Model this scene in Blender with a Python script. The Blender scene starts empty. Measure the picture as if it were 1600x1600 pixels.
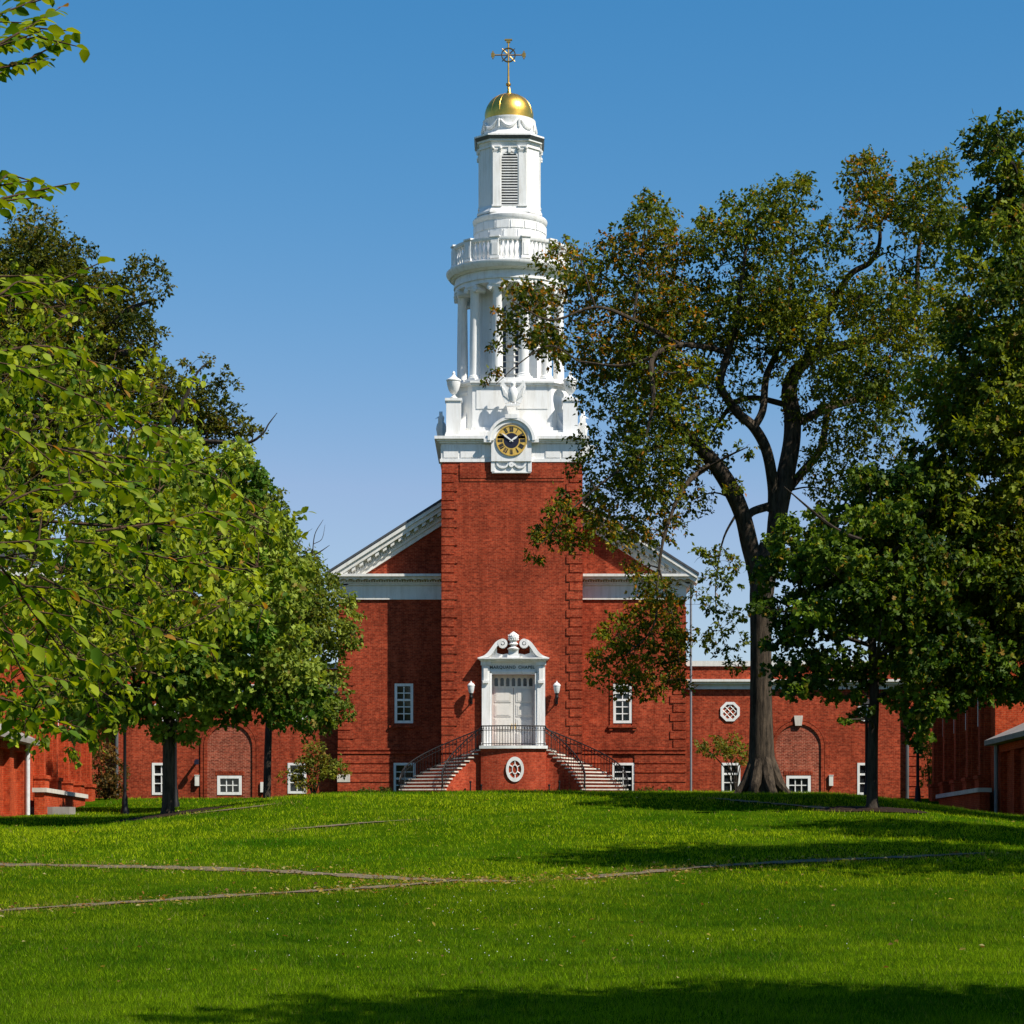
import bpy, math, random
import numpy as np
from math import radians as R, sin, cos, pi, sqrt
from mathutils import Matrix, Vector

SC = bpy.context.scene
COL = SC.collection
# ---------------------------------------------------------------- camera, sky, sun, exposure
EYE, F, HOR = 1.7, 3840.0, 1350.0          # eye height, focal length and horizon row (1600 px frame)
cam = bpy.data.cameras.new('camera'); camo = bpy.data.objects.new('camera', cam); COL.objects.link(camo)
camo.location = (0, 0, EYE); camo.rotation_euler = (R(90), 0, 0)
cam.sensor_width = 36; cam.lens = 36*F/1600; cam.shift_y = (HOR-800)/1600
cam.clip_start = .1; cam.clip_end = 6000
SC.camera = camo
SUN_EL, SUN_AZ = 49, 56                     # azimuth to the right of the facade's normal
sd = Vector((sin(R(SUN_AZ))*cos(R(SUN_EL)), -cos(R(SUN_AZ))*cos(R(SUN_EL)), sin(R(SUN_EL))))
W = bpy.data.worlds.new('World'); SC.world = W; W.use_nodes = True
nt = W.node_tree; nt.nodes.clear()
sky = nt.nodes.new('ShaderNodeTexSky'); sky.sky_type = 'NISHITA'; sky.sun_disc = False
sky.sun_elevation = R(SUN_EL); sky.sun_rotation = R(180-SUN_AZ)
sky.altitude = 0; sky.air_density = 1.0; sky.dust_density = 0; sky.ozone_density = 6
def wn(ty, op=None, **kw):
    n_ = nt.nodes.new(ty)
    if op: n_.operation = op
    return n_
sep = wn('ShaderNodeSeparateColor'); comb = wn('ShaderNodeCombineColor')        # deepen the blue: a steeper red curve, as through a polariser
pw = wn('ShaderNodeMath', 'POWER'); pw.inputs[1].default_value = 2.25
ml = wn('ShaderNodeMath', 'MULTIPLY'); ml.inputs[1].default_value = .39
mn = wn('ShaderNodeMath', 'MINIMUM'); mr = wn('ShaderNodeMath', 'MULTIPLY'); mr.inputs[1].default_value = 1.15
pb = wn('ShaderNodeMath', 'POWER'); pb.inputs[1].default_value = .7
mb_ = wn('ShaderNodeMath', 'MULTIPLY'); mb_.inputs[1].default_value = 1.72
bg = wn('ShaderNodeBackground'); bg.inputs[1].default_value = .05; wo = wn('ShaderNodeOutputWorld')
for p_, q_ in ((sky.outputs[0],sep.inputs[0]),(sep.outputs[0],pw.inputs[0]),(pw.outputs[0],ml.inputs[0]),(sep.outputs[0],mr.inputs[0]),(ml.outputs[0],mn.inputs[0]),(mr.outputs[0],mn.inputs[1]),
    (mn.outputs[0],comb.inputs[0]),(sep.outputs[1],comb.inputs[1]),(sep.outputs[2],pb.inputs[0]),(pb.outputs[0],mb_.inputs[0]),(mb_.outputs[0],comb.inputs[2]),(comb.outputs[0],bg.inputs[0]),(bg.outputs[0],wo.inputs[0])): nt.links.new(p_, q_)
sl = bpy.data.lights.new('sun', 'SUN'); sl.energy = 3.25; sl.angle = R(.5); sl.color = (1, .93, .82)
slo = bpy.data.objects.new('sun', sl); COL.objects.link(slo)
slo.rotation_euler = (-sd).to_track_quat('-Z', 'Y').to_euler(); slo.location = (60, -40, 90)
SC.view_settings.view_transform = 'Standard'; SC.view_settings.look = 'None'
SC.view_settings.exposure = 1.21; SC.view_settings.gamma = 1
SC.render.engine = 'CYCLES'
SC.cycles.max_bounces = 8; SC.cycles.diffuse_bounces = 5; SC.cycles.glossy_bounces = 2
SC.cycles.transmission_bounces = 3; SC.cycles.transparent_max_bounces = 4

# ---------------------------------------------------------------- helpers
def P(px, py, Y): return np.array(((px-800)*Y/F, Y, EYE+(HOR-py)*Y/F))
class MB:
    def __init__(s): s.v = []; s.f = []; s.m = []; s.M = None
    def add(s, vs, fs, mi=0):
        o = len(s.v)
        if s.M is not None: vs = [tuple(s.M @ Vector(v)) for v in vs]
        s.v.extend([tuple(map(float, v)) for v in vs]); s.f.extend([tuple(i+o for i in f) for f in fs]); s.m.extend([mi]*len(fs))
        return s
    def box(s, x0, x1, y0, y1, z0, z1, mi=0):
        return s.add([(x0,y0,z0),(x1,y0,z0),(x1,y1,z0),(x0,y1,z0),(x0,y0,z1),(x1,y0,z1),(x1,y1,z1),(x0,y1,z1)],
            [(3,2,1,0),(4,5,6,7),(0,1,5,4),(1,2,6,5),(2,3,7,6),(3,0,4,7)], mi)
    def xz(s, poly, y0, y1, mi=0):       # polygon in XZ (counter-clockwise seen from the front) extruded along Y
        n = len(poly)
        vs = [(x,y0,z) for x,z in poly]+[(x,y1,z) for x,z in poly]
        fs = [tuple(range(n)), tuple(range(2*n-1,n-1,-1))]+[(i,i+n,(i+1)%n+n,(i+1)%n) for i in range(n)]
        return s.add(vs, fs, mi)
    def xy(s, poly, z0, z1, mi=0):
        n = len(poly)
        vs = [(x,y,z0) for x,y in poly]+[(x,y,z1) for x,y in poly]
        fs = [tuple(range(n-1,-1,-1)), tuple(range(n,2*n))]+[(i,(i+1)%n,(i+1)%n+n,i+n) for i in range(n)]
        return s.add(vs, fs, mi)
    def lathe(s, prof, cx, cy, n=32, mi=0, a0=0, cap=True):
        vs = []; fs = []
        for r, z in prof:
            for k in range(n):
                a = a0+2*pi*k/n; vs.append((cx+r*cos(a), cy+r*sin(a), z))
        for j in range(len(prof)-1):
            for k in range(n):
                fs.append((j*n+k, j*n+(k+1)%n, (j+1)*n+(k+1)%n, (j+1)*n+k))
        if cap:
            fs.append(tuple(range(n-1,-1,-1))); b = (len(prof)-1)*n; fs.append(tuple(range(b, b+n)))
        return s.add(vs, fs, mi)
    def ringY(s, cx, cz, r0, r1, y0, y1, a0=0, a1=2*pi, n=40, mi=0, sx=1, sz=1):   # flat ring in XZ, thickness along Y
        full = abs(a1-a0-2*pi) < 1e-6; m = n if full else n+1
        vs = []
        for k in range(m):
            a = a0+(a1-a0)*k/n
            for r, y in ((r0,y0),(r1,y0),(r1,y1),(r0,y1)): vs.append((cx+sx*r*cos(a), y, cz+sz*r*sin(a)))
        fs = []
        for k in range(n):
            p, q = 4*k, 4*((k+1) % m)
            for j in range(4): fs.append((p+j, q+j, q+(j+1)%4, p+(j+1)%4))
        if not full: fs += [(0,1,2,3), (4*n+3,4*n+2,4*n+1,4*n)]
        return s.add(vs, fs, mi)
    def tube(s, pts, rad, n=6, mi=0):
        pts = np.asarray(pts, float); m = len(pts)
        rad = np.full(m, rad) if np.isscalar(rad) else np.asarray(rad, float)
        t = np.gradient(pts, axis=0); t /= np.linalg.norm(t, axis=1)[:,None]+1e-9
        ref = np.array((0,0,1.)) if abs(t[:,2]).mean() < .8 else np.array((1.,0,0))
        u = np.cross(t, ref); u /= np.linalg.norm(u, axis=1)[:,None]+1e-9; w = np.cross(t, u)
        a = np.arange(n)*2*pi/n
        ring = pts[:,None]+rad[:,None,None]*(np.cos(a)[None,:,None]*u[:,None]+np.sin(a)[None,:,None]*w[:,None])
        fs = [(j*n+k, j*n+(k+1)%n, (j+1)*n+(k+1)%n, (j+1)*n+k) for j in range(m-1) for k in range(n)]
        fs += [tuple(range(n-1,-1,-1)), tuple(range((m-1)*n, m*n))]
        return s.add(ring.reshape(-1,3), fs, mi)
    def build(s, name, mats, parent=None, smooth=False, recalc=True):
        me = bpy.data.meshes.new(name); me.from_pydata(s.v, [], s.f)
        for m in (mats if isinstance(mats, (list, tuple)) else [mats]): me.materials.append(m)
        me.polygons.foreach_set('material_index', s.m)
        if recalc:
            import bmesh
            b = bmesh.new(); b.from_mesh(me); bmesh.ops.recalc_face_normals(b, faces=b.faces); b.to_mesh(me); b.free()
        if smooth:
            me.shade_smooth(); me.set_sharp_from_angle(angle=R(38))
        return link(name, me, parent)
def link(name, data, parent=None):
    o = bpy.data.objects.new(name, data); COL.objects.link(o)
    if parent is not None: adopt(o, parent)
    return o
def adopt(o, parent):
    o.parent = parent
    if parent.type == 'EMPTY': o.matrix_parent_inverse = Matrix.Translation(-parent.location)
def thing(name, label, cat, loc=(0,0,0), group=None):
    o = bpy.data.objects.new(name, None); COL.objects.link(o); o.location = loc; o.empty_display_size = .3
    return tag(o, label, cat, group)
def tag(o, label=None, cat=None, group=None, kind=None):
    for k, v in (('label',label),('category',cat),('group',group),('kind',kind)):
        if v: o[k] = v
    return o
def dup(o, parent=None):
    c = o.copy(); COL.objects.link(c)
    if parent is not None: c.parent = parent
    for ch in [x for x in bpy.data.objects if x.parent == o]: dup(ch, c)
    return c
def catmull(pts, k=5):
    p = np.asarray(pts, float); p = np.vstack([2*p[0]-p[1], p, 2*p[-1]-p[-2]]); out = []
    for i in range(1, len(p)-2):
        for t in np.arange(k)/k:
            out.append(.5*((2*p[i])+(-p[i-1]+p[i+1])*t+(2*p[i-1]-5*p[i]+4*p[i+1]-p[i+2])*t*t+(-p[i-1]+3*p[i]-3*p[i+1]+p[i+2])*t**3))
    out.append(p[-2]); return np.array(out)

# ---------------------------------------------------------------- materials
class N:
    def __init__(s, name):
        s.m = bpy.data.materials.new(name); s.m.use_nodes = True; s.t = s.m.node_tree; s.t.nodes.clear()
        s.out = s.t.nodes.new('ShaderNodeOutputMaterial'); s.p = s.n('ShaderNodeBsdfPrincipled')
        s.l(s.p.outputs[0], s.out.inputs[0])
    def n(s, ty, **kw):
        o = s.t.nodes.new(ty)
        for k, v in kw.items(): setattr(o, k, v)
        return o
    def l(s, a, b): s.t.links.new(a, b)
    def noise(s, scale, vec=None, detail=4, rough=.6):
        o = s.n('ShaderNodeTexNoise'); o.inputs['Scale'].default_value = scale; o.inputs['Detail'].default_value = detail; o.inputs['Roughness'].default_value = rough
        if vec is None: vec = s.n('ShaderNodeNewGeometry').outputs['Position']
        s.l(vec, o.inputs['Vector']); return o.outputs['Fac']
    def ramp(s, fac, stops):
        o = s.n('ShaderNodeValToRGB'); e = o.color_ramp.elements
        while len(e) < len(stops): e.new(.5)
        for k, (p, c) in zip(e, stops): k.position = p; k.color = (*c, 1) if len(c) == 3 else c
        s.l(fac, o.inputs[0]); return o.outputs[0]
    def mix(s, fac, a, b, mode='MIX'):
        o = s.n('ShaderNodeMix', data_type='RGBA', blend_type=mode)
        for sock, v in ((o.inputs[0], fac), (o.inputs[6], a), (o.inputs[7], b)):
            if hasattr(v, 'links'): s.l(v, sock)
            elif isinstance(v, (int, float)): sock.default_value = v
            else: sock.default_value = (*v, 1)
        return o.outputs[2]
    def bump(s, h, strength=.3, dist=.02):
        o = s.n('ShaderNodeBump'); o.inputs['Strength'].default_value = strength; o.inputs['Distance'].default_value = dist
        s.l(h, o.inputs['Height']); s.l(o.outputs[0], s.p.inputs['Normal'])
    def set(s, col=None, rough=.7, metal=0, spec=.3):
        if col is not None:
            if hasattr(col, 'links'): s.l(col, s.p.inputs['Base Color'])
            else: s.p.inputs['Base Color'].default_value = (*col, 1)
        s.p.inputs['Roughness'].default_value = rough; s.p.inputs['Metallic'].default_value = metal
        s.p.inputs['Specular IOR Level'].default_value = spec
        return s.m
def brick(name, c1, c2, mortar, ms=.008, dark=.5, bias=0):
    n = N(name); pos = n.n('ShaderNodeNewGeometry').outputs['Position']
    sx = n.n('ShaderNodeSeparateXYZ'); n.l(pos, sx.inputs[0])
    ad = n.n('ShaderNodeMath', operation='ADD'); n.l(sx.outputs[0], ad.inputs[0]); n.l(sx.outputs[1], ad.inputs[1])
    cb = n.n('ShaderNodeCombineXYZ'); n.l(ad.outputs[0], cb.inputs[0]); n.l(sx.outputs[2], cb.inputs[1])
    b = n.n('ShaderNodeTexBrick'); n.l(cb.outputs[0], b.inputs['Vector'])
    b.inputs['Color1'].default_value = (*c1, 1); b.inputs['Color2'].default_value = (*c2, 1); b.inputs['Mortar'].default_value = (*mortar, 1)
    b.inputs['Scale'].default_value = 1; b.inputs['Mortar Size'].default_value = ms; b.inputs['Brick Width'].default_value = .22; b.inputs['Row Height'].default_value = .075
    b.inputs['Bias'].default_value = bias; b.inputs['Mortar Smooth'].default_value = .2
    st = n.ramp(n.noise(.45, pos, 6, .65), [(.3, (dark,)*3), (.62, (1.08,1.08,1.08))])
    c = n.mix(1, b.outputs['Color'], st, 'MULTIPLY')
    mp = n.n('ShaderNodeMapping'); mp.inputs['Scale'].default_value = (1.6,1.6,.10); n.l(pos, mp.inputs[0])
    c = n.mix(1, c, n.ramp(n.noise(1, mp.outputs[0], 5, .7), [(.34, (.76,.74,.74)), (.56, (1.04,1.04,1.04))]), 'MULTIPLY')
    fl = n.ramp(n.noise(7, pos, 5, .8), [(.36, (.58,.5,.5)), (.5, (.98,.98,.98)), (.66, (1.32,1.45,1.5))])
    c = n.mix(1, c, fl, 'MULTIPLY')
    n.bump(b.outputs['Fac'], -.35, .01)
    return n.set(c, .9, 0, .08)
M = {}
M['brick'] = brick('red_brick', (.385,.054,.021), (.205,.025,.011), (.32,.10,.05), .008, .66)
M['brick_plain'] = brick('orange_red_brick', (.44,.060,.024), (.32,.038,.016), (.34,.11,.06), .008, .78)
M['brick_pale'] = brick('patterned_brick', (.37,.072,.038), (.15,.024,.014), (.38,.16,.10), .013, .8)
M['brick_hall'] = brick('hall_brick', (.44,.055,.014), (.32,.036,.011), (.36,.10,.045), .009, .75)
def white(name, col, amt=.8, rough=.5):
    n = N(name); a = n.ramp(n.noise(.9, None, 6, .7), [(.3, tuple(x*amt for x in col)), (.6, col)])
    pos = n.n('ShaderNodeNewGeometry').outputs['Position']
    mp = n.n('ShaderNodeMapping'); mp.inputs['Scale'].default_value = (5,5,.5); n.l(pos, mp.inputs[0])
    st = n.ramp(n.noise(1, mp.outputs[0], 5, .7), [(.32, (.82,.80,.76)), (.52, (1,1,1))])
    return n.set(n.mix(1, a, st, 'MULTIPLY'), rough)
M['white'] = white('white_paint', (.76,.76,.75), .92)
M['trim'] = white('cream_trim', (.70,.69,.65), .88)
M['stone'] = white('stone', (.58,.54,.48), .75, .8)
M['grey_stone'] = white('grey_stone', (.25,.23,.21), .7, .85)
M['slate'] = white('slate', (.07,.075,.085), .7, .6)
M['dark_grey'] = white('dark_grey_finish', (.10,.105,.11), .8, .5)
def simple(name, col, rough=.5, metal=0, spec=.4, var=.8, sc=6):
    n = N(name); return n.set(n.ramp(n.noise(sc), [(.35, tuple(x*var for x in col)), (.65, col)]), rough, metal, spec)
M['iron'] = simple('black_iron', (.006,.006,.007), .55, 0, .25)
M['glass'] = simple('dark_glass', (.012,.015,.018), .06, 0, .6)
M['gold'] = simple('gold_leaf', (.86,.52,.10), .36, 1, .5, .75, 3)
M['goldpaint'] = simple('gold_paint', (.72,.46,.10), .4, .25)
M['navy'] = simple('navy_paint', (.008,.010,.03), .5)
M['lampglass'] = simple('milk_glass', (.62,.64,.64), .2)
M['door'] = white('door_paint', (.62,.60,.56), .92)
M['letter'] = simple('letter_grey', (.07,.07,.07), .6)
M['pipe'] = simple('pipe_grey', (.20,.21,.23), .5)
M['pipe_white'] = simple('pipe_white', (.62,.64,.66), .4)
M['mulch'] = simple('mulch', (.030,.017,.011), .95, 0, .1, .4, 14)
def bark(name, c0, c1, sc=5):
    n = N(name); pos = n.n('ShaderNodeNewGeometry').outputs['Position']
    mp = n.n('ShaderNodeMapping'); mp.inputs['Scale'].default_value = (1,1,.16); n.l(pos, mp.inputs[0])
    f = n.noise(sc, mp.outputs[0], 8, .7); n.bump(f, .9, .06)
    return n.set(n.ramp(f, [(.34, c0), (.62, c1)]), .9, 0, .15)
M['bark'] = bark('grey_brown_bark', (.010,.008,.006), (.080,.060,.042), 9)
M['bark_dark'] = bark('dark_bark', (.014,.011,.009), (.055,.043,.033), 8)
M['twig'] = bark('twig_bark', (.03,.018,.010), (.11,.065,.035), 20)
def leafmat(name, trans=.40, rough=.55, spec=.14):
    n = N(name); a = n.n('ShaderNodeAttribute', attribute_name='Col')
    n.set(a.outputs['Color'], rough, 0, spec)
    tr = n.n('ShaderNodeBsdfTranslucent'); n.l(n.mix(1, a.outputs['Color'], (1.5,1.35,.55), 'MULTIPLY'), tr.inputs[0])
    mx = n.n('ShaderNodeMixShader'); mx.inputs[0].default_value = trans
    n.l(n.p.outputs[0], mx.inputs[1]); n.l(tr.outputs[0], mx.inputs[2]); n.l(mx.outputs[0], n.out.inputs[0])
    return n.m
M['leaf'] = leafmat('leaf'); M['blade'] = leafmat('grass_blade', .4, .8, 0)
def lawnmat():
    n = N('lawn'); a = n.noise(.35, None, 6, .65); b = n.noise(14, None, 5, .75)
    c = n.ramp(a, [(.32, (.018,.048,.001)), (.55, (.036,.078,.002)), (.72, (.07,.11,.004))])
    d = n.ramp(b, [(.35, (.55,.6,.5)), (.65, (1.2,1.15,1.1))])
    n.bump(b, .8, .05); return n.set(n.mix(1, c, d, 'MULTIPLY'), .95, 0, 0)
M['lawn'] = lawnmat()
def pathmat():
    n = N('path'); c = n.ramp(n.noise(9, None, 8, .8), [(.3, (.050,.036,.020)), (.55, (.15,.115,.075)), (.75, (.27,.22,.14))])
    n.bump(n.noise(60), .4, .01); return n.set(c, .92, 0, .15)
M['path'] = pathmat()

# ---------------------------------------------------------------- terrain
def sstep(x): x = np.clip(x, 0, 1); return x*x*(3-2*x)
YC = [-900,18,26,38,50,65,76,82,88,100,116,119,900]; ZC = [0,0,.02,.62,1.40,2.72,3.72,4.06,4.25,4.55,4.93,4.96,4.96]
YS = [-900,18,26,38,50,65,80,90,97,104,112,119,900]; ZS = [0,0,.02,.55,1.30,2.30,3.20,3.40,3.55,4.10,4.62,4.90,4.96]
_yy = np.linspace(-20, 140, 641)
def _sm(Y, Z):
    z = np.interp(_yy, Y, Z); k = np.hanning(33); k /= k.sum()
    return np.convolve(np.pad(z, 16, mode='edge'), k, 'valid')
_zc, _zs = _sm(YC, ZC), _sm(YS, ZS)
def ground(X, Y):
    X = np.asarray(X, float); Y = np.asarray(Y, float)
    w = np.where(X < 0, sstep((-X-5.5)/8.5), sstep((X-10.0)/8.0))
    z = np.interp(Y, _yy, _zc)*(1-w)+np.interp(Y, _yy, _zs)*w
    return z+.05*np.sin(X*.45+1.3)*np.sin(Y*.31)*sstep((Y-20)/15)*sstep((114-Y)/10)
def hit(px, py):                      # the lawn point seen at a place in the photograph
    Y = np.arange(22, 119, .05); X = (px-800)*Y/F; zr = EYE+(HOR-py)*Y/F
    k = np.argmax(ground(X, Y) >= zr)
    return np.array((X[k], Y[k], float(ground(X[k], Y[k]))))
xs = np.concatenate([[-1500,-600,-250,-120,-80], np.arange(-60,60.1,1.), [80,120,250,600,1500]])
ys = np.concatenate([[-900,-300,-120,-50], np.arange(-20,141,1.), [180,300,700,1500,3000]])
gx, gy = np.meshgrid(xs, ys); gz = ground(gx, gy)
nx, ny = len(xs), len(ys); ii = np.arange((ny-1)*nx).reshape(ny-1, nx)[:, :-1].ravel()
me = bpy.data.meshes.new('lawn'); me.from_pydata(np.stack([gx,gy,gz],-1).reshape(-1,3).tolist(), [], np.stack([ii,ii+1,ii+nx+1,ii+nx],-1).tolist())
me.materials.append(M['lawn']); me.shade_smooth(); tag(link('lawn', me), kind='structure')
paths_px = [
 ('path', [(-160,1344),(0,1349),(200,1352),(390,1357),(520,1364),(660,1372),(740,1374),(815,1375)], .80),
 ('path', [(-160,1436),(0,1421),(230,1406),(420,1394),(560,1386),(640,1380),(720,1374)], .55),
 ('path', [(900,1372),(920,1370),(1000,1362),(1100,1353),(1250,1344),(1420,1337),(1540,1331)], .55),
 ('path', [(285,1273),(330,1268),(385,1262),(440,1255)], .5),
 ('path', [(440,1297),(490,1293),(570,1286),(650,1281)], .35),
 ('path', [(1105,1247),(1160,1252),(1220,1257),(1290,1263),(1330,1267)], .5)]
PATHS = []
for nm, pp, wd in paths_px:
    c = catmull([hit(p[0], p[1]+(3 if p[1] > 1330 else 1)) for p in pp], 10); c = c[:, :2]
    t = np.gradient(c, axis=0); t /= np.linalg.norm(t, axis=1)[:,None]; nn = np.stack([-t[:,1], t[:,0]], -1)
    wv = wd*np.minimum(1, .08+np.minimum(np.arange(len(c)), np.arange(len(c))[::-1])/9.)*np.clip(.72+.38*np.sin(np.arange(len(c))*.53+len(PATHS))*np.sin(np.arange(len(c))*.21+2)+.25*np.sin(np.arange(len(c))*1.7), .3, 1.1); PATHS.append((c, wd)); b = MB(); vs = []
    rr = np.random.default_rng(len(PATHS)); K = 7
    for i in range(len(c)):
        for k in range(K):
            q = c[i]+nn[i]*wv[i]*((k/(K-1))-.5)*(1+.2*rr.standard_normal()*(k in (0,K-1))); vs.append((q[0], q[1], float(ground(q[0], q[1]))+.012+.004*len(PATHS)))
    b.add(vs, [(i*K+k, i*K+k+1, (i+1)*K+k+1, (i+1)*K+k) for i in range(len(c)-1) for k in range(K-1)])
    tag(b.build('path', M['path'], recalc=False), kind='structure')
# ---------------------------------------------------------------- brickwork helpers
def wall(mb, x0, x1, z0, z1, y, depth, holes=(), mi=0, reveal=.16):     # front wall with real openings
    X = sorted({x0, x1, *[h[0] for h in holes], *[h[1] for h in holes]}); Z = sorted({z0, z1, *[h[2] for h in holes], *[h[3] for h in holes]})
    for i in range(len(X)-1):
        for j in range(len(Z)-1):
            cx, cz = (X[i]+X[i+1])/2, (Z[j]+Z[j+1])/2
            if any(h[0] < cx < h[1] and h[2] < cz < h[3] for h in holes): continue
            mb.add([(X[i],y,Z[j]),(X[i+1],y,Z[j]),(X[i+1],y,Z[j+1]),(X[i],y,Z[j+1])], [(0,1,2,3)], mi)
    for a, b, c, d in holes:
        q = y+reveal
        mb.add([(a,y,c),(b,y,c),(b,y,d),(a,y,d),(a,q,c),(b,q,c),(b,q,d),(a,q,d)], [(0,4,5,1),(1,5,6,2),(2,6,7,3),(3,7,4,0),(4,7,6,5)], mi)
    Y = y+depth
    mb.add([(x0,y,z0),(x1,y,z0),(x1,Y,z0),(x0,Y,z0),(x0,y,z1),(x1,y,z1),(x1,Y,z1),(x0,Y,z1)], [(1,2,6,5),(2,3,7,6),(3,0,4,7),(4,5,6,7)], mi)
def quoins(mb, xe, sgn, y, z0, z1, ww=.74, wn=.58, pitch=.44, gap=.055, pr=.045, wrap=.6, mi=0):
    k = 0; z = z0
    while z+pitch-gap <= z1+.02:
        w = ww if k % 2 else wn; a, b = xe+sgn*pr, xe-sgn*w
        x0, x1 = min(a, b), max(a, b); d = wrap if k % 2 else wrap*1.25
        mb.box(x0, x1, y-pr, y+d, z, z+pitch-gap, mi); k += 1; z += pitch
def window(parent, cx, z0, z1, w, y, cols, rows, fw=.11, rail=None, name='window'):
    b = MB(); x0, x1 = cx-w/2, cx+w/2; f0, f1 = y-.035, y+.10
    b.box(x0, x0+fw, f0, f1, z0, z1); b.box(x1-fw, x1, f0, f1, z0, z1)
    b.box(x0+fw, x1-fw, f0, f1, z1-fw, z1); b.box(x0+fw, x1-fw, f0, f1, z0, z0+fw)
    ix0, ix1, iz0, iz1 = x0+fw, x1-fw, z0+fw, z1-fw; t = .024
    zs = [iz0+(iz1-iz0)*k/rows for k in range(rows+1)]
    for k in range(1, cols):
        x = ix0+(ix1-ix0)*k/cols
        for j in range(rows): b.box(x-t, x+t, y+.02, y+.075, zs[j]+t, zs[j+1]-t)
    for k in range(1, rows):
        tt = .05 if rail == k else t
        b.box(ix0, ix1, y+(.0 if rail == k else .02), y+.076, zs[k]-tt, zs[k]+tt)
    o = b.build(name, M['white'], parent)
    MB().box(ix0, ix1, y+.085, y+.095, iz0, iz1).build('pane', M['glass'], o)
    return o
def arc(cx, cz, r, a0, a1, n): return [(cx+r*cos(a0+(a1-a0)*k/n), cz+r*sin(a0+(a1-a0)*k/n)) for k in range(n+1)]

# ---------------------------------------------------------------- chapel
YT, YM, YN, YW = 120.0, 123.47, 121.8, 122.4
T = lambda py: EYE+(HOR-py)*YT/F
C = lambda py: EYE+(HOR-py)*YM/F
Nz = lambda py: EYE+(HOR-py)*YN/F
Wz = lambda py: EYE+(HOR-py)*YW/F
G = 4.4
ch = thing('chapel', 'red brick chapel with white columned steeple, clock and gold dome', 'chapel', (0, 124, G))
b = MB(); HW = 3.40
wall(b, -HW, HW, G, T(722), YT, 6.94, [(-.98, 1.12, 7.3, T(1054))], reveal=.45)
quoins(b, -HW, -1, YT, T(1176), T(726), wrap=.5); quoins(b, HW, 1, YT, T(1176), T(726), wrap=.5)
b.box(-HW-.05, HW+.05, YT-.05, YT+.5, G, T(1180))
b.box(-2.55, 2.55, YT-.05, YT, T(747), T(724)); b.box(-2.55, 2.55, YT-.03, YT, T(752), T(748.5))
b.build('tower', M['brick'], ch)
# white entablature of the tower
b = MB()
def sq(h, z0, z1, mi=0): b.box(-h, h, YM-h, YM+h, z0, z1, mi)
sq(3.52, T(722), T(717)); sq(3.46, T(717), T(693)); sq(3.56, T(693), T(690)); sq(3.66, T(690), T(687)); sq(3.78, T(687), T(682.5))
for k in range(9):
    x = -3.34+k*.83-.0
    if abs(x+.36) < 1.3 and abs(x) < 1.05: continue
    b.box(x, x+.72, YT-.03, YT+.02, T(715), T(695.5)); 
for s in (-1, 1):
    for k in range(8):
        y = YM-3.3+k*.83; b.box(min(s*3.46, s*3.49), max(s*3.46, s*3.49), y, y+.72, T(715), T(695.5))
b.build('entablature', M['white'], ch)
b = MB(); sq(3.25, T(682.5), T(674)); sq(3.05, T(674), T(670))
def octo(h, f, z0, z1): b.xy([(x, YM+y) for x, y in ((-f,-h),(f,-h),(h,-f),(h,f),(f,h),(-f,h),(-h,f),(-h,-f))], z0, z1)
octo(2.80, 1.95, T(670), C(619)); octo(2.92, 2.02, C(619), C(616)); octo(3.0, 2.06, C(616), C(613))
octo(2.90, 2.0, T(670), T(664))
for s in (-1, 1): b.box(s*1.0-.75, s*1.0+.75, YM-2.83, YM-2.79, C(655), C(624))
b.build('attic', M['white'], ch)
# clock in its arched surround
b = MB(); ccx, ccz = -.03, T(690)
b.box(ccx-.98, ccx+.98, YT-.27, YT-.02, T(722), T(690)); b.xz([(ccx+.98, ccz)]+arc(ccx, ccz, .98, .02, pi-.02, 24)+[(ccx-.98, ccz)], YT-.27, YT+.7)
b.ringY(ccx, ccz, .84, 1.10, YT-.36, YT+.8, 0, pi, 28); b.ringY(ccx, ccz, 1.02, 1.16, YT-.44, YT-.1, 0, pi, 28)
for s in (-1, 1): b.box(ccx+s*1.16-.18, ccx+s*1.16+.18, YT-.40, YT-.05, T(693), T(687.5)); 
b.box(ccx-.30, ccx+.30, YT-.46, YT+.5, ccz+1.06, ccz+1.26)
b.box(ccx-.95, ccx+.95, YT-.16, YT-.03, T(740), T(722)); 
for s in (-1, 1): b.box(ccx+s*.9-.09, ccx+s*.9+.09, YT-.22, YT-.16, T(738), T(722)); b.ringY(ccx+s*.42, T(722.5), .24, .33, YT-.22, YT-.16, pi, 2*pi, 12)
b.ringY(ccx, T(727), 0.02, .13, YT-.26, YT-.16, 0, 2*pi, 12); b.box(ccx-.95, ccx+.95, YT-.20, YT-.16, T(740), T(738.2))
ck = b.build('clock', M['white'], ch, True)
b = MB(); b.ringY(ccx, ccz, .02, .735, YT-.31, YT-.27, 0, 2*pi, 48, 0); b.ringY(ccx, ccz, .70, .75, YT-.335, YT-.31, 0, 2*pi, 48, 0)
b.ringY(ccx, ccz, .0, .37, YT-.318, YT-.31, 0, 2*pi, 32, 1)
num = ['XII','I','II','III','IIII','V','VI','VII','VIII','IX','X','XI']
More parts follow.
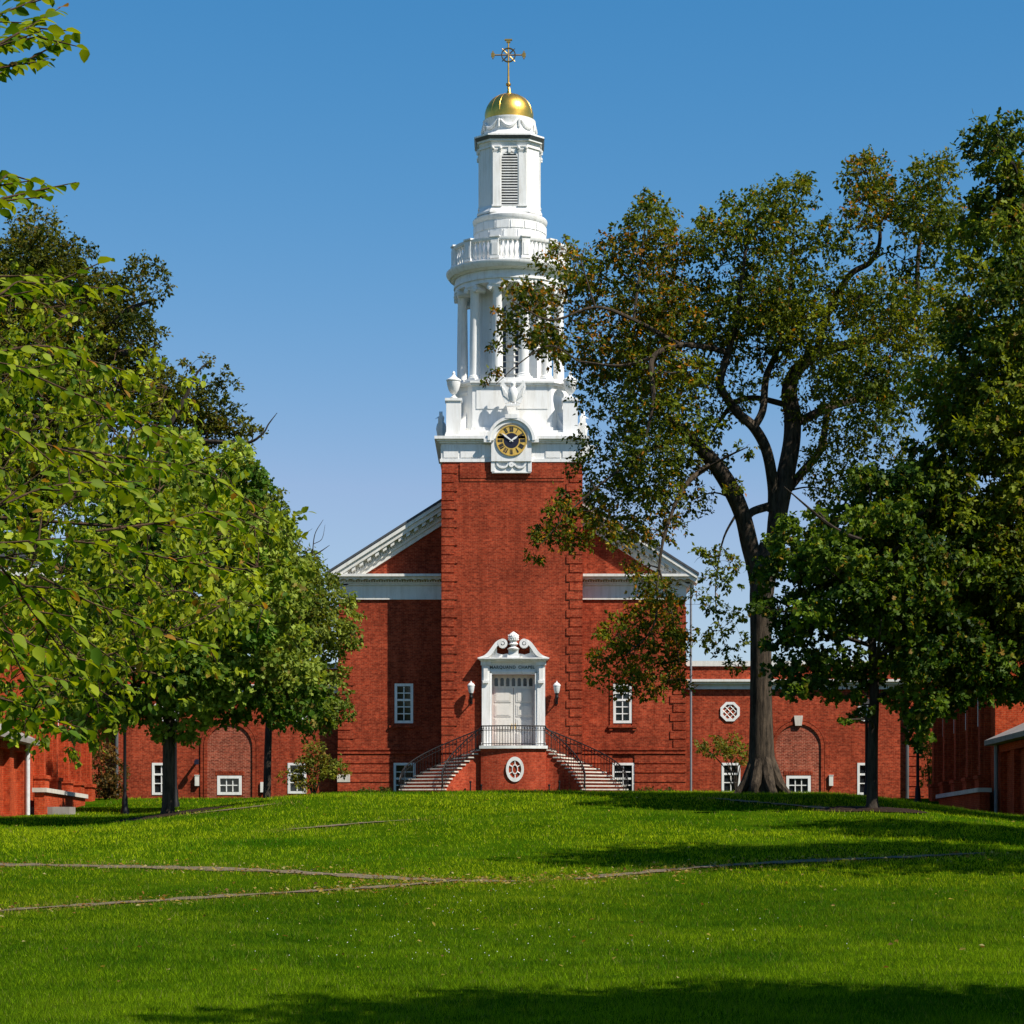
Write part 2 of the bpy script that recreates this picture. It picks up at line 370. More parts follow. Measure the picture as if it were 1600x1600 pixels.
for h, tx in enumerate(num):              # Roman numerals set radially in the gold ring
    a = pi/2-h*pi/6; u = np.array((cos(a), sin(a))); v = np.array((sin(a), -cos(a)))
    ws = {'I':.042,'V':.085,'X':.085}; tot = sum(ws[c] for c in tx)+.010*(len(tx)-1); x = -tot/2
    def bar(p0, p1, w):
        d = p1-p0; n_ = np.array((-d[1], d[0]))/np.linalg.norm(d)*w/2
        q = [p0-n_, p0+n_, p1+n_, p1-n_]
        b.xz([(ccx+t[0], ccz+t[1]) for t in q], YT-.322, YT-.311, 1)
    for c_ in tx:
        w = ws[c_]; lo, hi = .43, .67
        pt = lambda xx, rr: v*xx+u*rr
        if c_ == 'I': bar(pt(x+w/2, lo), pt(x+w/2, hi), .036)
        elif c_ == 'V': bar(pt(x+w/2, lo), pt(x+.02, hi), .04); bar(pt(x+w/2, lo), pt(x+w-.02, hi), .026)
        else: bar(pt(x+w-.02, lo), pt(x+.02, hi), .04); bar(pt(x+.02, lo), pt(x+w-.02, hi), .026)
        x += w+.010
b.build('dial', [M['goldpaint'], M['navy']], ck, recalc=True)
def hand(name, ang, ln, w, y):
    a = R(90-ang); u = (cos(a), sin(a)); v = (-u[1], u[0])
    pts = [(-.10,-w*.5),(ln*.6,-w),(ln,0),(ln*.6,w),(-.10,w*.5)]
    MB().xz([(ccx+p*u[0]+q*v[0], ccz+p*u[1]+q*v[1]) for p, q in pts], y, y+.012).build(name, M['white'], ck)
hand('minute_hand', 307, .60, .045, YT-.37); hand('hour_hand', 56, .40, .05, YT-.355)
# corner urns on pedestals, scroll brackets
def urn_prof(z0, s): return [(r*s, z0+h*s) for r, h in ((.16,0),(.20,.04),(.20,.10),(.09,.18),(.08,.26),(.17,.34),(.27,.50),(.345,.74),(.37,.90),(.34,.93),(.40,.98),(.40,1.04),(.30,1.10),(.20,1.16),(.12,1.24),(.07,1.32),(.09,1.38),(.06,1.46),(.01,1.52))]
for sx in (-1, 1):
    for sy in (-1, 1):
        b = MB(); x, y = sx*2.86, YM+sy*2.86
        b.lathe(urn_prof(C(641), .92), x, y, 20); u_ = b.build('urn', M['white'], ch, True)
        b = MB(); b.box(x-.36, x+.36, y-.36, y+.36, T(682.5), C(645)); b.box(x-.42, x+.42, y-.42, y+.42, C(645), C(641)); b.box(x-.42, x+.42, y-.42, y+.42, T(682.4), T(677))
        b.build('pedestal', M['white'], u_)
        b = MB(); b.M = Matrix.Translation((0, YM, 0)) @ Matrix.Rotation(math.atan2(sy, sx), 4, 'Z')
        z0, z1 = T(670), C(620)
        prof = [(2.9, z0), (4.0, z0), (4.0, z0+.25)]+[(3.85-.75*k/8, z0+.25+(z1-z0-.7)*(1-cos(pi*k/16))) for k in range(1, 9)]
        b.xz([(p, q) for p, q in prof]+[(2.9, z0+1.2)], -.22, .22); b.ringY(3.12, z1-.30, .02, .27, -.27, .27, 0, 2*pi, 16)
        b.build('scroll_bracket', M['white'], ch, True)
# eagles with raised wings
def eagle(x, y, z, rot, s):
    b = MB(); b.M = Matrix.Translation((x, y, z)) @ Matrix.Rotation(rot, 4, 'Z') @ Matrix.Scale(s, 4)
    b.lathe([(.02,0),(.13,.05),(.17,.2),(.21,.42),(.17,.60),(.10,.70),(.11,.80),(.12,.86),(.07,.94),(.01,.97)], 0, 0, 14)
    b.add([(-.05,-.09,.86),(.05,-.09,.86),(0,-.25,.80),(0,-.09,.92)], [(0,2,1),(0,3,2),(1,2,3),(0,1,3)])
    for q in (-1, 1):
        pts = [(.10,.12),(.18,.02),(.34,-.02),(.42,.20),(.52,.45),(.56,.72),(.50,.96),(.40,1.02),(.38,.86),(.28,.72),(.12,.62)]
        pts = [(q*p, h) for p, h in pts]; b.xz(pts if q > 0 else pts[::-1], -.07, .06)
        for k in range(4): b.tube([(q*(.20+.06*k), -.08, .15+.05*k), (q*(.30+.065*k), -.09, .45+.1*k)], .025, 5)
    for q in (-1, 1): b.tube([(q*.09, -.05, .02), (q*.09, -.08, -.08)], .05, 6)
    b.box(-.3, .3, -.16, .16, -.14, -.05)
    b.build('eagle_statue', M['white'], ch, True)
eagle(.05, YT+.02, C(650), 0, 1.12); eagle(-3.55, YM, T(668), -pi/2, 1.3); eagle(3.55, YM, T(668), pi/2, 1.3)
# belfry: round cella, twelve columns, ring entablature
zb, zt = C(613), C(460); RC = 2.50
b = MB(); b.lathe([(2.92,zb),(2.92,zb+.18),(1.86,zb+.18),(1.80,zb+.3),(1.76,zb+.4),(1.76,zt)], 0, YM, 48)
bel = b.build('belfry', M['white'], ch, True)
b = MB(); z0, z1 = zb+.18, zt; r = .262
b.box(-.36,.36,-.36,.36,z0,z0+.10); b.lathe([(.35,z0+.1),(.36,z0+.16),(.31,z0+.2),(.32,z0+.25),(r,z0+.3),(r,z0+1.6),(r*.85,z1-.42),(r*.92,z1-.38),(.27,z1-.34),(.27,z1-.1)], 0, 0, 20)
b.box(-.36,.36,-.34,.34,z1-.11,z1); b.box(-.30,.30,-.30,.30,z1-.22,z1-.11)
for s in (-1, 1):                          # Ionic volutes
    b.ringY(s*.32, z1-.235, .01, .135, -.33, .33, 0, 2*pi, 14); b.ringY(s*.32, z1-.235, .01, .05, -.36, .36, 0, 2*pi, 8)
colm = b.build('column', M['white'], bel, True)
for k in range(12):
    c_ = colm if k == 0 else colm.copy()
    if k: COL.objects.link(c_)
    a = R(15+30*k); c_.location = (RC*sin(a), YM-RC*cos(a), 0); c_.rotation_euler = (0, 0, a)
b = MB(); b.lathe([(2.2,zt),(2.80,zt),(2.80,C(454)),(2.86,C(454)),(2.86,C(450)),(2.80,C(450)),(2.80,C(441)),(2.90,C(441)),(2.98,C(438.5)),(3.08,C(438.5)),(3.20,C(434)),(3.24,C(431)),(3.24,C(429)),(2.2,C(427))], 0, YM, 64)
b.build('ring_entablature', M['white'], bel, True)
for rot in (0, pi/2, -pi/2):                # tall arched windows in the cella
    b = MB(); b.M = Matrix.Translation((0, YM, 0)) @ Matrix.Rotation(rot, 4, 'Z')
    w, z0, z1 = .50, zb+.25, C(500); y = -1.80
    b.box(-w,-w+.09,y-.06,y+.2,z0,z1); b.box(w-.09,w,y-.06,y+.2,z0,z1); b.box(-w+.09,w-.09,y-.06,y+.2,z0,z0+.1)
    b.ringY(0, z1, w-.09, w, y-.06, y+.2, 0, pi, 16)
    for k in (-1, 1): b.box(k*.145-.016, k*.145+.016, y, y+.05, z0+.1, z1+.36)
    for k in range(1, 12):
        z = z0+(z1-z0)*k/11; t = .07 if k == 5 else .018; b.box(-w+.09, w-.09, y+.002, y+.052, z-t, z+t)
    o = b.build('arched_window', M['trim'], bel)
    b2 = MB(); b2.M = b.M; b2.xz([(-w+.09, z0)]+[(w-.09, z0)]+arc(0, z1, w-.09, 0, pi, 12)[0:], y+.055, y+.065); b2.build('arched_pane', M['glass'], bel)
# balustrade
zd, zr = C(425), C(392); RB = 2.80
b = MB(); b.lathe([(RB-.20,C(428)),(RB+.14,C(428)),(RB+.14,zd),(RB-.20,zd),(RB-.20,C(428))], 0, YM, 64, cap=False); b.lathe([(RB-.13,zr-.16),(RB+.13,zr-.16),(RB+.16,zr-.10),(RB+.16,zr),(RB-.15,zr),(RB-.13,zr-.16)], 0, YM, 64, cap=False)
bal = b.build('balustrade', M['white'], ch, True)
b = MB(); b.box(-.2,.2,-.2,.16,zd,zr-.10); b.box(-.14,.14,-.225,-.2,zd+.18,zr-.3); b.box(-.25,.25,-.24,.2,zr-.02,zr+.06); b.box(-.24,.24,-.23,.19,zd,zd+.12)
post = b.build('post', M['white'], bal)
b = MB(); h = zr-.16-zd; b.lathe([(r_*.9, zd+t_*h) for r_, t_ in ((.09,0),(.09,.08),(.05,.12),(.06,.2),(.105,.38),(.075,.58),(.045,.72),(.07,.86),(.09,.92),(.09,1))], 0, 0, 10)
bst = b.build('baluster', M['white'], bal, True)
first = True
for k in range(12):
    a = R(15+30*k); c_ = post if k == 0 else post.copy()
    if k: COL.objects.link(c_)
    c_.location = (RB*sin(a), YM-RB*cos(a), 0); c_.rotation_euler = (0, 0, a)
    for j in range(1, 6):
        a2 = a+R(30)*(j+.15)/6.3; d_ = bst if first else bst.copy()
        if not first: COL.objects.link(d_)
        first = False; d_.location = (RB*sin(a2), YM-RB*cos(a2), 0)
# lantern base with ashlar joints, lantern, louvres
b = MB(); zs_ = [C(427), C(386), C(384), C(370), C(369), C(356), C(355)]
b.lathe([(1.85,C(427)),(1.85,C(388)),(1.80,C(386)),(1.80,C(371)),(1.782,C(370.6)),(1.782,C(370)),(1.80,C(369.6)),(1.80,C(357)),(1.782,C(356.6)),(1.782,C(356)),(1.80,C(355.6)),(1.86,C(352)),(1.88,C(348)),(1.84,C(346)),(1.2,C(344))], 0, YM, 64)
for row, (za, zb_) in enumerate(((C(386),C(371)), (C(369.6),C(357)))):
    for k in range(16):
        a = 2*pi*(k+.5*row)/16; b.M = Matrix.Translation((0,YM,0)) @ Matrix.Rotation(a, 4, 'Z'); b.box(-.315,.315,-1.815,-1.70,za+.02,zb_-.02)
b.M = None
b.build('lantern_base', M['white'], ch, True)
b = MB(); h, f = 1.46, .86; z0, z1 = C(345), C(238)
def oct2(h, f, z0, z1, h2=None, f2=None):
    h2 = h if h2 is None else h2; f2 = f if f2 is None else f2
    A = [(-f,-h),(f,-h),(h,-f),(h,f),(f,h),(-f,h),(-h,f),(-h,-f)]; B = [(-f2,-h2),(f2,-h2),(h2,-f2),(h2,f2),(f2,h2),(-f2,h2),(-h2,f2),(-h2,-f2)]
    b.add([(x,YM+y,z0) for x,y in A]+[(x,YM+y,z1) for x,y in B], [tuple(range(7,-1,-1)), tuple(range(8,16))]+[(i,(i+1)%8,(i+1)%8+8,i+8) for i in range(8)])
oct2(1.62, .98, z0, C(342)); oct2(1.60, .96, C(342), C(332), 1.46, .86); oct2(h, f, C(332), C(243)); oct2(h+.05, f+.03, C(243), C(238))
for rot in range(4):
    b.M = Matrix.Translation((0,YM,0)) @ Matrix.Rotation(rot*pi/2, 4, 'Z') @ Matrix.Translation((0,-YM,0)); y = YM-h
    for s in (-1, 1):
        x = s*.64; b.box(x-.19,x+.19,y-.09,y,C(333),C(250)); b.box(x-.24,x+.24,y-.12,y,C(335),C(332.5)); b.box(x-.24,x+.24,y-.15,y,C(243.5),C(241))
        b.box(x-.21,x+.21,y-.12,y,C(248),C(243.5)); b.box(x-.22,x+.22,y-.11,y,C(250.5),C(249.5))
        for q in (-1, 1): b.M, keep = b.M @ Matrix.Translation((x+q*.19, y-.12, C(245))), b.M; b.lathe([(.01,-.07),(.075,-.05),(.085,0),(.075,.05),(.01,.07)], 0, 0, 8); b.M = keep
    b.ringY(0, C(262), .40, .47, y-.06, y, 0, pi, 16)
    for s in (-1, 1): b.box(s*.435-.035, s*.435+.035, y-.06, y, C(335), C(262))
    b.box(-.07,.07,y-.10,y,C(252),C(244))
b.M = None
lan = b.build('lantern', M['white'], ch, True)
for rot in range(4):
    b = MB(); b.M = Matrix.Translation((0,YM,0)) @ Matrix.Rotation(rot*pi/2, 4, 'Z') @ Matrix.Translation((0,-YM,0)); y = YM-h
    b.xz([(-.40,C(335)),(.40,C(335))]+arc(0,C(262),.40,0,pi,14), y-.012, y-.004, 1)
    nsl = 20; za, zz = C(335), C(262)+.36
    for k in range(nsl):
        z = za+(zz-za)*(k+.3)/nsl; ww = .40 if z < C(262) else sqrt(max(.02, .16-(z-C(262))**2))
        b.add([(-ww,y-.055,z),(ww,y-.055,z),(ww,y-.055,z+.05),(-ww,y-.055,z+.05),(-ww,y-.012,z+.0),(ww,y-.012,z+.0),(ww,y-.012,z+.06),(-ww,y-.012,z+.06)], [(0,1,2,3),(3,2,6,7),(0,4,5,1)], 0)
    b.build('louver', [M['white'], M['slate']], lan, recalc=False)
b = MB(); oct2(1.52,.92,C(238),C(234)); oct2(1.62,.98,C(234),C(231))
cor = None
b.build('lantern_cornice', M['white'], ch)
b = MB(); oct2(1.66,1.0,C(231),C(226.5),1.74,1.05); b.build('cornice_dark_band', M['dark_grey'], ch)  # dark grey band below the white top edge of the cornice
b = MB(); oct2(1.745,1.055,C(226.5),C(224)); b.lathe([(1.70,C(223.9)),(1.50,C(220)),(1.40,C(217)),(1.33,C(214)),(1.30,C(211)),(1.30,C(197)),(1.32,C(195)),(1.33,C(193)),(1.33,C(191.5)),(1.15,C(191))], 0, YM, 48)
for k in range(8):
    a = k*pi/4; b.M = Matrix.Translation((0,YM,0)) @ Matrix.Rotation(a, 4, 'Z')
    b.tube([(x_*.42, -1.34+.06*abs(x_)**2, C(198)-.34*(1-x_*x_)) for x_ in np.linspace(-1,1,9)], [.04+.05*(1-x_*x_) for x_ in np.linspace(-1,1,9)], 7)
    b.box(.46,.56,-1.30,-1.2,C(209),C(197))
b.M = None; b.build('upper_drum', M['white'], ch, True)
b = MB(); zr0, rr_ = C(184.5), 1.22
b.lathe([(1.25,C(191.5)),(1.25,C(190)),(1.215,C(189.5))]+[(rr_*cos(t)**.92, zr0+.06+1.12*sin(t)) for t in np.linspace(0.02,1.42,14)]+[(.17,C(148)),(.12,C(145)),(.07,C(140)),(.05,C(137)),(.01,C(135))], 0, YM, 48)
for k in range(16):
    a = k*pi/8; b.tube([(1.222*cos(t)**.92*cos(a), YM+1.222*cos(t)**.92*sin(a), zr0+.06+1.125*sin(t)) for t in np.linspace(.03,1.4,10)], .007, 4)
b.build('dome', M['gold'], ch, True)
b = MB(); cz = C(86)
b.tube([(0,YM,C(139)),(0,YM,C(112)),(0,YM,C(64))], [.065,.045,.038], 8); b.tube([(-.75,YM,cz),(.75,YM,cz)], .036, 8)
for p, q in ((-.78,cz),(.78,cz)): b.box(p-.035,p+.035,YM-.06,YM+.06,q-.19,q+.19); b.box(p-.09,p+.09,YM-.05,YM+.05,q-.10,q+.10)
b.box(-.19,.19,YM-.06,YM+.06,C(62.5)-.03,C(62.5)+.04); b.box(-.10,.10,YM-.05,YM+.05,C(65)-.06,C(65)+.05)
b.lathe([(.01,C(132)-.1),(.12,C(132)-.05),(.13,C(132)),(.12,C(132)+.05),(.01,C(132)+.1)], 0, YM, 12)
crs = b.build('cross', simple('gilt_bronze', (.55,.33,.09), .4, 1), ch, True)
b = MB(); b.ringY(0, cz, .315, .365, YM-.05, YM+.05, 0, 2*pi, 32)
for k in range(4):
    a = pi/4+k*pi/2; b.tube([(.1*cos(a),YM,cz+.1*sin(a)),(.46*cos(a),YM,cz+.46*sin(a))], [.035,.02], 6)
b.build('ring', simple('dark_gilt', (.22,.13,.035), .4, 1), crs)
for nm, dx in (('belfry',-.07),('balustrade',-.08),('lantern_base',-.10),('lantern',-.12),('lantern_cornice',-.12),('cornice_dark_band',-.12),('upper_drum',-.14),('dome',-.15),('cross',-.18)):
    bpy.data.objects[nm].location.x += dx
# ---- nave behind the tower
b = MB(); NX = 8.58
wx = 5.42; whole = []
for s in (-1, 1):
    whole += [(s*wx+.06-.46, s*wx+.06+.46, Nz(1130), Nz(1068)), (s*wx+.1-.55, s*wx+.1+.55, Nz(1241), Nz(1192))]
for s in (-1, 1):
    hs_ = [h for h in whole if (h[0]+h[1])*s > 0]
    wall(b, *( (-NX,-3.3) if s < 0 else (3.3,NX)), G, Nz(937), YN, 38, hs_)
    quoins(b, s*NX, s, YN, Nz(1168), Nz(938)-.1, wrap=.5)
    x0, x1 = sorted((s*NX+s*.06, s*3.45))
    cuts = sorted([x0, x1]+[c for h in hs_[1:] for c in h[:2]])
    for k in range(5):                               # rusticated base courses
        za = Nz(1180)-.46*(k+1)+.06; zb_ = Nz(1180)-.46*k
        segs = [(x0, cuts[1]), (cuts[2], x1)] if za < hs_[1][3] else [(x0, x1)]
        for p, q in segs: b.box(p, q, YN-.06, YN+.4, za, zb_)
    b.box(x0, x1, YN-.10, YN+.4, Nz(1178), Nz(1174.5)); b.box(x0, x1, YN-.07, YN+.4, Nz(1172), Nz(1169))
    h = hs_[0]                                       # moulded brick surround and sill
    b.box(h[0]-.17,h[0]-.02,YN-.05,YN,h[2]-.12,h[3]+.17); b.box(h[1]+.02,h[1]+.17,YN-.05,YN,h[2]-.12,h[3]+.17); b.box(h[0]-.02,h[1]+.02,YN-.05,YN,h[3]+.02,h[3]+.17)
    b.box(h[0]-.26,h[1]+.26,YN-.12,YN,h[2]-.22,h[2]-.12); b.box(-.09+(h[0]+h[1])/2,.09+(h[0]+h[1])/2,YN-.08,YN,h[3]+.17,h[3]+.32)
    for q in (h[0]-.2, h[1]+.04): b.box(q, q+.16, YN-.08, YN, h[2]-.36, h[2]-.22)
# gable wall of the pediment
ZE, SL = Nz(900), .635
top = lambda x: ZE+SL*(9.15-abs(x))
b.xz([(-8.6,Nz(937)),(8.6,Nz(937)),(8.6,top(8.6)-.8),(0,top(0)-.8),(-8.6,top(8.6)-.8)], YN+.02, YN+.5)
b.build('nave', M['brick'], ch)
b = MB()
for s in (-1, 1):
    def xb(x0, x1, *r): b.box(min(s*x0,s*x1), max(s*x0,s*x1), *r)
    xb(3.5,8.68,YN-.08,YN+.6,Nz(937),Nz(932)); xb(3.5,8.64,YN-.05,YN+.6,Nz(932),Nz(915)); xb(3.5,8.72,YN-.12,YN+.6,Nz(915),Nz(912.5))
    xb(3.5,8.98,YN-.45,YN+.6,Nz(906),Nz(902.5)); xb(3.5,9.12,YN-.58,YN+.6,Nz(902.5),Nz(898.5))
    xb(8.58,8.68,YN+.6,YN+38,Nz(937),Nz(912)); xb(8.58,9.1,YN+.6,YN+38,Nz(906),Nz(898.5))
    xb(3.5,8.80,YN-.16,YN+.6,Nz(912.5),Nz(909.6)); xb(3.5,8.80,YN-.16,YN+.6,Nz(906.8),Nz(906))
    for k in range(42): x = 3.56+k*.126; xb(x,x+.07,YN-.22,YN-.05,Nz(909.6),Nz(906.8))
    for k in range(15): x = 3.62+k*.37; xb(x,x+.16,YN-.42,YN-.2,Nz(907.4),Nz(906))
    def rk(xa, xc, d0, d1, y0, y1):      # raking band between two vertical drops below the roof line
        q = [(s*xa,top(xa)-d1),(s*xc,top(xc)-d1),(s*xc,top(xc)-d0),(s*xa,top(xa)-d0)]
        b.xz(q if s < 0 else q[::-1], y0, y1)
    rk(9.15,3.3,.0,.20,YN-.62,YN+.6); rk(9.15,3.3,.20,.44,YN-.52,YN+.6)
    rk(8.75,3.3,.72,.86,YN-.2,YN+.6); rk(8.4,3.3,.86,1.10,YN-.12,YN+.6); rk(9.0,3.3,.44,.72,YN-.16,YN+.6)
    for k in range(13):
        x = 8.3-k*.385; rk(x, x-.18, .44, .62, YN-.46, YN-.16)
    for k in range(38):
        x = 8.3-k*.13; rk(x, x-.07, .60, .72, YN-.23, YN-.16)
b.build('pediment_trim', M['trim'], ch)
b = MB()
for s in (-1, 1):
    q = [(s*9.22,top(9.22)+.02),(0,top(0)+.02),(0,top(0)+.14),(s*9.22,top(9.22)+.14)]; b.xz(q if s < 0 else q[::-1], YN-.66, YN+38)
b.build('roof', M['slate'], ch)
for s in (-1, 1):
    a, d = whole[0 if s < 0 else 2], whole[1 if s < 0 else 3]
    window(ch, (a[0]+a[1])/2, a[2], a[3], a[1]-a[0], YN+.01, 2, 5, .13, 3); window(ch, (d[0]+d[1])/2, d[2], d[3], d[1]-d[0], YN+.01, 2, 4, .12, 2)
MB().box(-8.66,-8.02,YN-.075,YN-.02,Nz(1222),Nz(1210)).build('cornerstone', M['stone'], ch)
b = MB(); b.tube([(8.86,YN-.12,Nz(912)),(8.86,YN-.12,Nz(1080)),(8.86,YN-.12,G)], .055, 8); b.box(8.74,8.98,YN-.22,YN-.02,Nz(1078),Nz(1068)); 
b.build('drainpipe', M['pipe'], ch, True)
# ---- entrance
DX, ZL = .07, 7.36
b = MB()
for k in range(2):
    x0 = -.98+k*1.055; x1 = x0+1.04; y = YT+.30
    b = MB(); b.box(x0+.01,x1,y,y+.06,ZL,T(1074))
    zz = np.linspace(ZL+.12, T(1076), 5)
    for j in range(4):
        b.box(x0+.12,x1-.11,y-.025,y,zz[j]+.05,zz[j+1]-.05); b.box(x0+.2,x1-.19,y-.04,y-.025,zz[j]+.12,zz[j+1]-.12)
    d = b.build('door', M['door'], ch)
    xh = x1-.07 if k == 0 else x0+.08
    MB().tube([(xh,y-.07,ZL+.95),(xh,y-.07,ZL+1.2)], .02, 6).build('handle', M['goldpaint'], d)
b = MB(); b.box(-.97,1.11,YT+.28,YT+.36,T(1074),T(1054)); tr = b.build('transom', M['door'], ch)
b = MB()
for k in range(7):
    cx = -.97+.20+k*.281; b.xz([(cx-.085,T(1071.5)),(cx+.085,T(1071.5))]+arc(cx,T(1061.5),.085,0,pi,8), YT+.268, YT+.279)
b.build('transom_pane', M['glass'], tr)
b = MB(); y0 = YT-.30
for s in (-1, 1):
    x = DX+s*1.30; b.box(x-.245,x+.245,YT-.14,YT,ZL,T(1034)); b.box(x-.19+s*.05,x+.19+s*.05,YT-.24,YT-.14,ZL+.25,T(1040)); b.box(x-.26+s*.03,x+.26+s*.03,YT-.28,YT-.14,ZL,ZL+.25)
    b.box(x-.24+s*.05,x+.24+s*.05,YT-.30,YT-.14,T(1040),T(1034)); b.xz([(x+s*.05-.13,T(1068)),(x+s*.05+.13,T(1068)),(x+s*.05+.16,T(1064)),(x+s*.05-.16,T(1064))], YT-.36, YT-.24)
    b.box(x+s*.05-.10,x+s*.05+.10,YT-.30,YT-.24,T(1064),T(1042)); b.box(DX+s*1.10-.05,DX+s*1.10+.05,YT-.19,YT-.14,ZL,T(1050))
b.box(DX-1.06,DX+1.06,YT-.14,YT,T(1054),T(1034)); b.box(DX-1.15,DX+1.15,YT-.19,YT-.14,T(1051.5),T(1049))
for q, (dz0, dz1, w, pr) in enumerate(((1034,1032.3,1.60,.36),(1032.3,1030.6,1.66,.44),(1030.6,1028.6,1.74,.52))): b.box(DX-w,DX+w,YT-pr,YT,T(dz0),T(dz1))
sur = b.build('door_surround', M['white'], ch)
b = MB()
for s in (-1, 1):                            # broken scroll pediment
    up = [(1.72,0),(1.45,.10),(1.25,.26),(1.05,.52),(.86,.76),(.66,.88),(.50,.90)]
    up = catmull([(s*p+DX, YT-.3, T(1028.6)+q) for p, q in up], 5)
    lo = [(1.50,0),(1.2,.05),(1.0,.24),(.84,.48),(.70,.64),(.55,.70)]
    lo = catmull([(s*p+DX, YT-.3, T(1028.6)+q) for p, q in lo], 5)
    poly = [(p[0],p[2]) for p in up]+[(p[0],p[2]) for p in lo[::-1]]
    b.xz(poly if s > 0 else poly[::-1], YT-.46, YT)
    fill = [(DX+s*1.5,T(1028.6)),(DX+s*.18,T(1028.6)),(DX+s*.30,T(1028.6)+.22),(DX+s*.55,T(1028.6)+.16),(DX+s*.80,T(1028.6)+.24),(DX+s*.80,T(1028.6)+.5)]
    b.xz(fill if s < 0 else fill[::-1], YT-.22, YT)
    b.ringY(DX+s*.52, T(1028.6)+.69, .10, .23, YT-.48, YT, 0, 2*pi, 20); b.ringY(DX+s*.52, T(1028.6)+.69, .0, .065, YT-.50, YT, 0, 2*pi, 12)
b.build('scroll_pediment', M['white'], sur, True)
b = MB(); z0 = T(1028.6); b.box(DX-.30,DX+.30,YT-.42,YT,z0,z0+.18); b.box(DX-.24,DX+.24,YT-.40,YT,z0+.18,z0+.40)
b.lathe([(.28,z0+.40),(.30,z0+.45),(.14,z0+.54),(.13,z0+.60),(.25,z0+.66),(.17,z0+.74),(.13,z0+.76),(.22,z0+.86),(.265,z0+.98),(.24,z0+1.10),(.15,z0+1.19),(.06,z0+1.25),(.01,z0+1.28)], DX, YT-.28, 16)
for k in range(14):                          # pineapple scales
    for j in range(3): b.tube([(DX+.25*cos(k*.45+j*.2), YT-.28+.25*sin(k*.45+j*.2), z0+.86+.1*j), (DX+.23*cos(k*.45+j*.2), YT-.28+.23*sin(k*.45+j*.2), z0+.93+.1*j)], [.035,.008], 5)
b.build('finial', M['white'], sur, True)
for word, al, xo in (('MARQUAND', 'RIGHT', .115), ('CHAPEL', 'LEFT', .235)):
    fc = bpy.data.curves.new('lettering', 'FONT'); fc.body = word; fc.size = .205; fc.align_x = al; fc.extrude = .008; fc.offset = .004; fc.space_character = 1.12
    fc.materials.append(M['letter']); tmpo = bpy.data.objects.new('lettering_curve', fc); fme = bpy.data.meshes.new_from_object(tmpo); bpy.data.objects.remove(tmpo)
    fo = link('lettering', fme, sur); fo.location = (DX+xo, YT-.152, T(1047)+.06); fo.rotation_euler = (pi/2, 0, 0)
# ---------------------------------------------------------------- staircase
st = thing('entrance_staircase', 'twin curving stone stairs with brick podium and black iron railings', 'staircase', (0, YT-1.5, G))
x0_, yd = 1.56, lambda d: YT-.30-d
bow = [(-x0_,.0)]+[(-x0_+2*x0_*k/16, 2.02+.26*sin(pi*k/16)) for k in range(17)]+[(x0_,.0)]
b = MB(); b.xy([(x+DX, yd(d)) for x, d in bow], G, ZL-.14); b.build('podium', M['brick_plain'], st)
bow2 = [(-x0_-.08,.0)]+[((-x0_+2*x0_*k/16)*1.05, 2.12+.26*sin(pi*k/16)) for k in range(17)]+[(x0_+.08,.0)]
b = MB(); b.xy([(x+DX, yd(d)) for x, d in bow2], ZL-.14, ZL); b.build('landing', M['white'], st)
NS = 13; RI = (ZL-4.92)/(NS+1)
def ell(s, a, bb, t): return np.array((DX+s*(x0_-.06+a*sin(t)), yd(3.45-bb*cos(t))))
for s in (-1, 1):
    mass = MB()
    for i in range(NS):
        z = ZL-RI*(i+1); t0, t1 = (pi/2)*i/NS*.96, (pi/2)*(i+1)/NS*.96; tn = t1+.035
        q = [ell(s,1.82,1.62,t0), ell(s,1.82,1.62,t1), ell(s,3.95,3.2,t1), ell(s,3.95,3.2,t0)]
        mass.xy(q if s > 0 else q[::-1], G, z-.062)
        q = [ell(s,1.76,1.56,t0-.01), ell(s,1.76,1.56,tn), ell(s,4.0,3.25,tn), ell(s,4.0,3.25,t0-.01)]
        b = MB(); b.xy(q if s > 0 else q[::-1], z-.062, z); b.build('step', M['stone'], st)
    mass.build('stair_wall', M['brick_plain'], st)
def railing(pts, n_bal, h=.95, scroll=None):
    pts = catmull(pts, 8); b = MB()
    up = pts+np.array((0,0,h)); mid = pts+np.array((0,0,h-.20))
    if scroll is not None:
        e = up[-1]; d = scroll; sp = [e+np.array((d[0]*.16*sin(a)+.0, d[1]*.16*sin(a), -.10-.16*(1-cos(a))*1.6)) for a in np.linspace(.3, 3.6, 9)]
        up = np.vstack([up, sp])
    b.tube(up, .032, 7); b.tube(mid, .018, 5); b.tube(pts+np.array((0,0,.10)), .018, 5)
    o = b.build('railing', M['iron'], st, True); first = None
    seg = np.r_[0, np.cumsum(np.linalg.norm(np.diff(pts[:, :2], axis=0), axis=1))]
    for k in range(n_bal):
        u = seg[-1]*k/(n_bal-1); p = [np.interp(u, seg, pts[:, j]) for j in range(3)]
        if first is None:
            bb = MB(); bb.tube([(0,0,0),(0,0,h)], .014, 5); bb.lathe([(.003,h-.16),(.03,h-.12),(.03,h-.09),(.003,h-.05)], 0, 0, 6); first = bb.build('baluster', M['iron'], o); c_ = first
        else: c_ = first.copy(); COL.objects.link(c_)
        c_.location = p
    return o
railing([(x+DX, yd(d-.08), ZL) for x, d in bow[1:-1:2]], 25)
for s in (-1, 1):
    def flight(a, bb, off=0): return [np.append(ell(s, a, bb, t), ZL-RI*(NS+.6)*(t/(pi/2*.96))-.02) for t in np.linspace(.0, pi/2*.96, 9)]
    railing(flight(1.90, 1.68), 19, .95, (s*-.2, -1)); railing(flight(3.86, 3.1), 30, .95, (s*.4, -1))
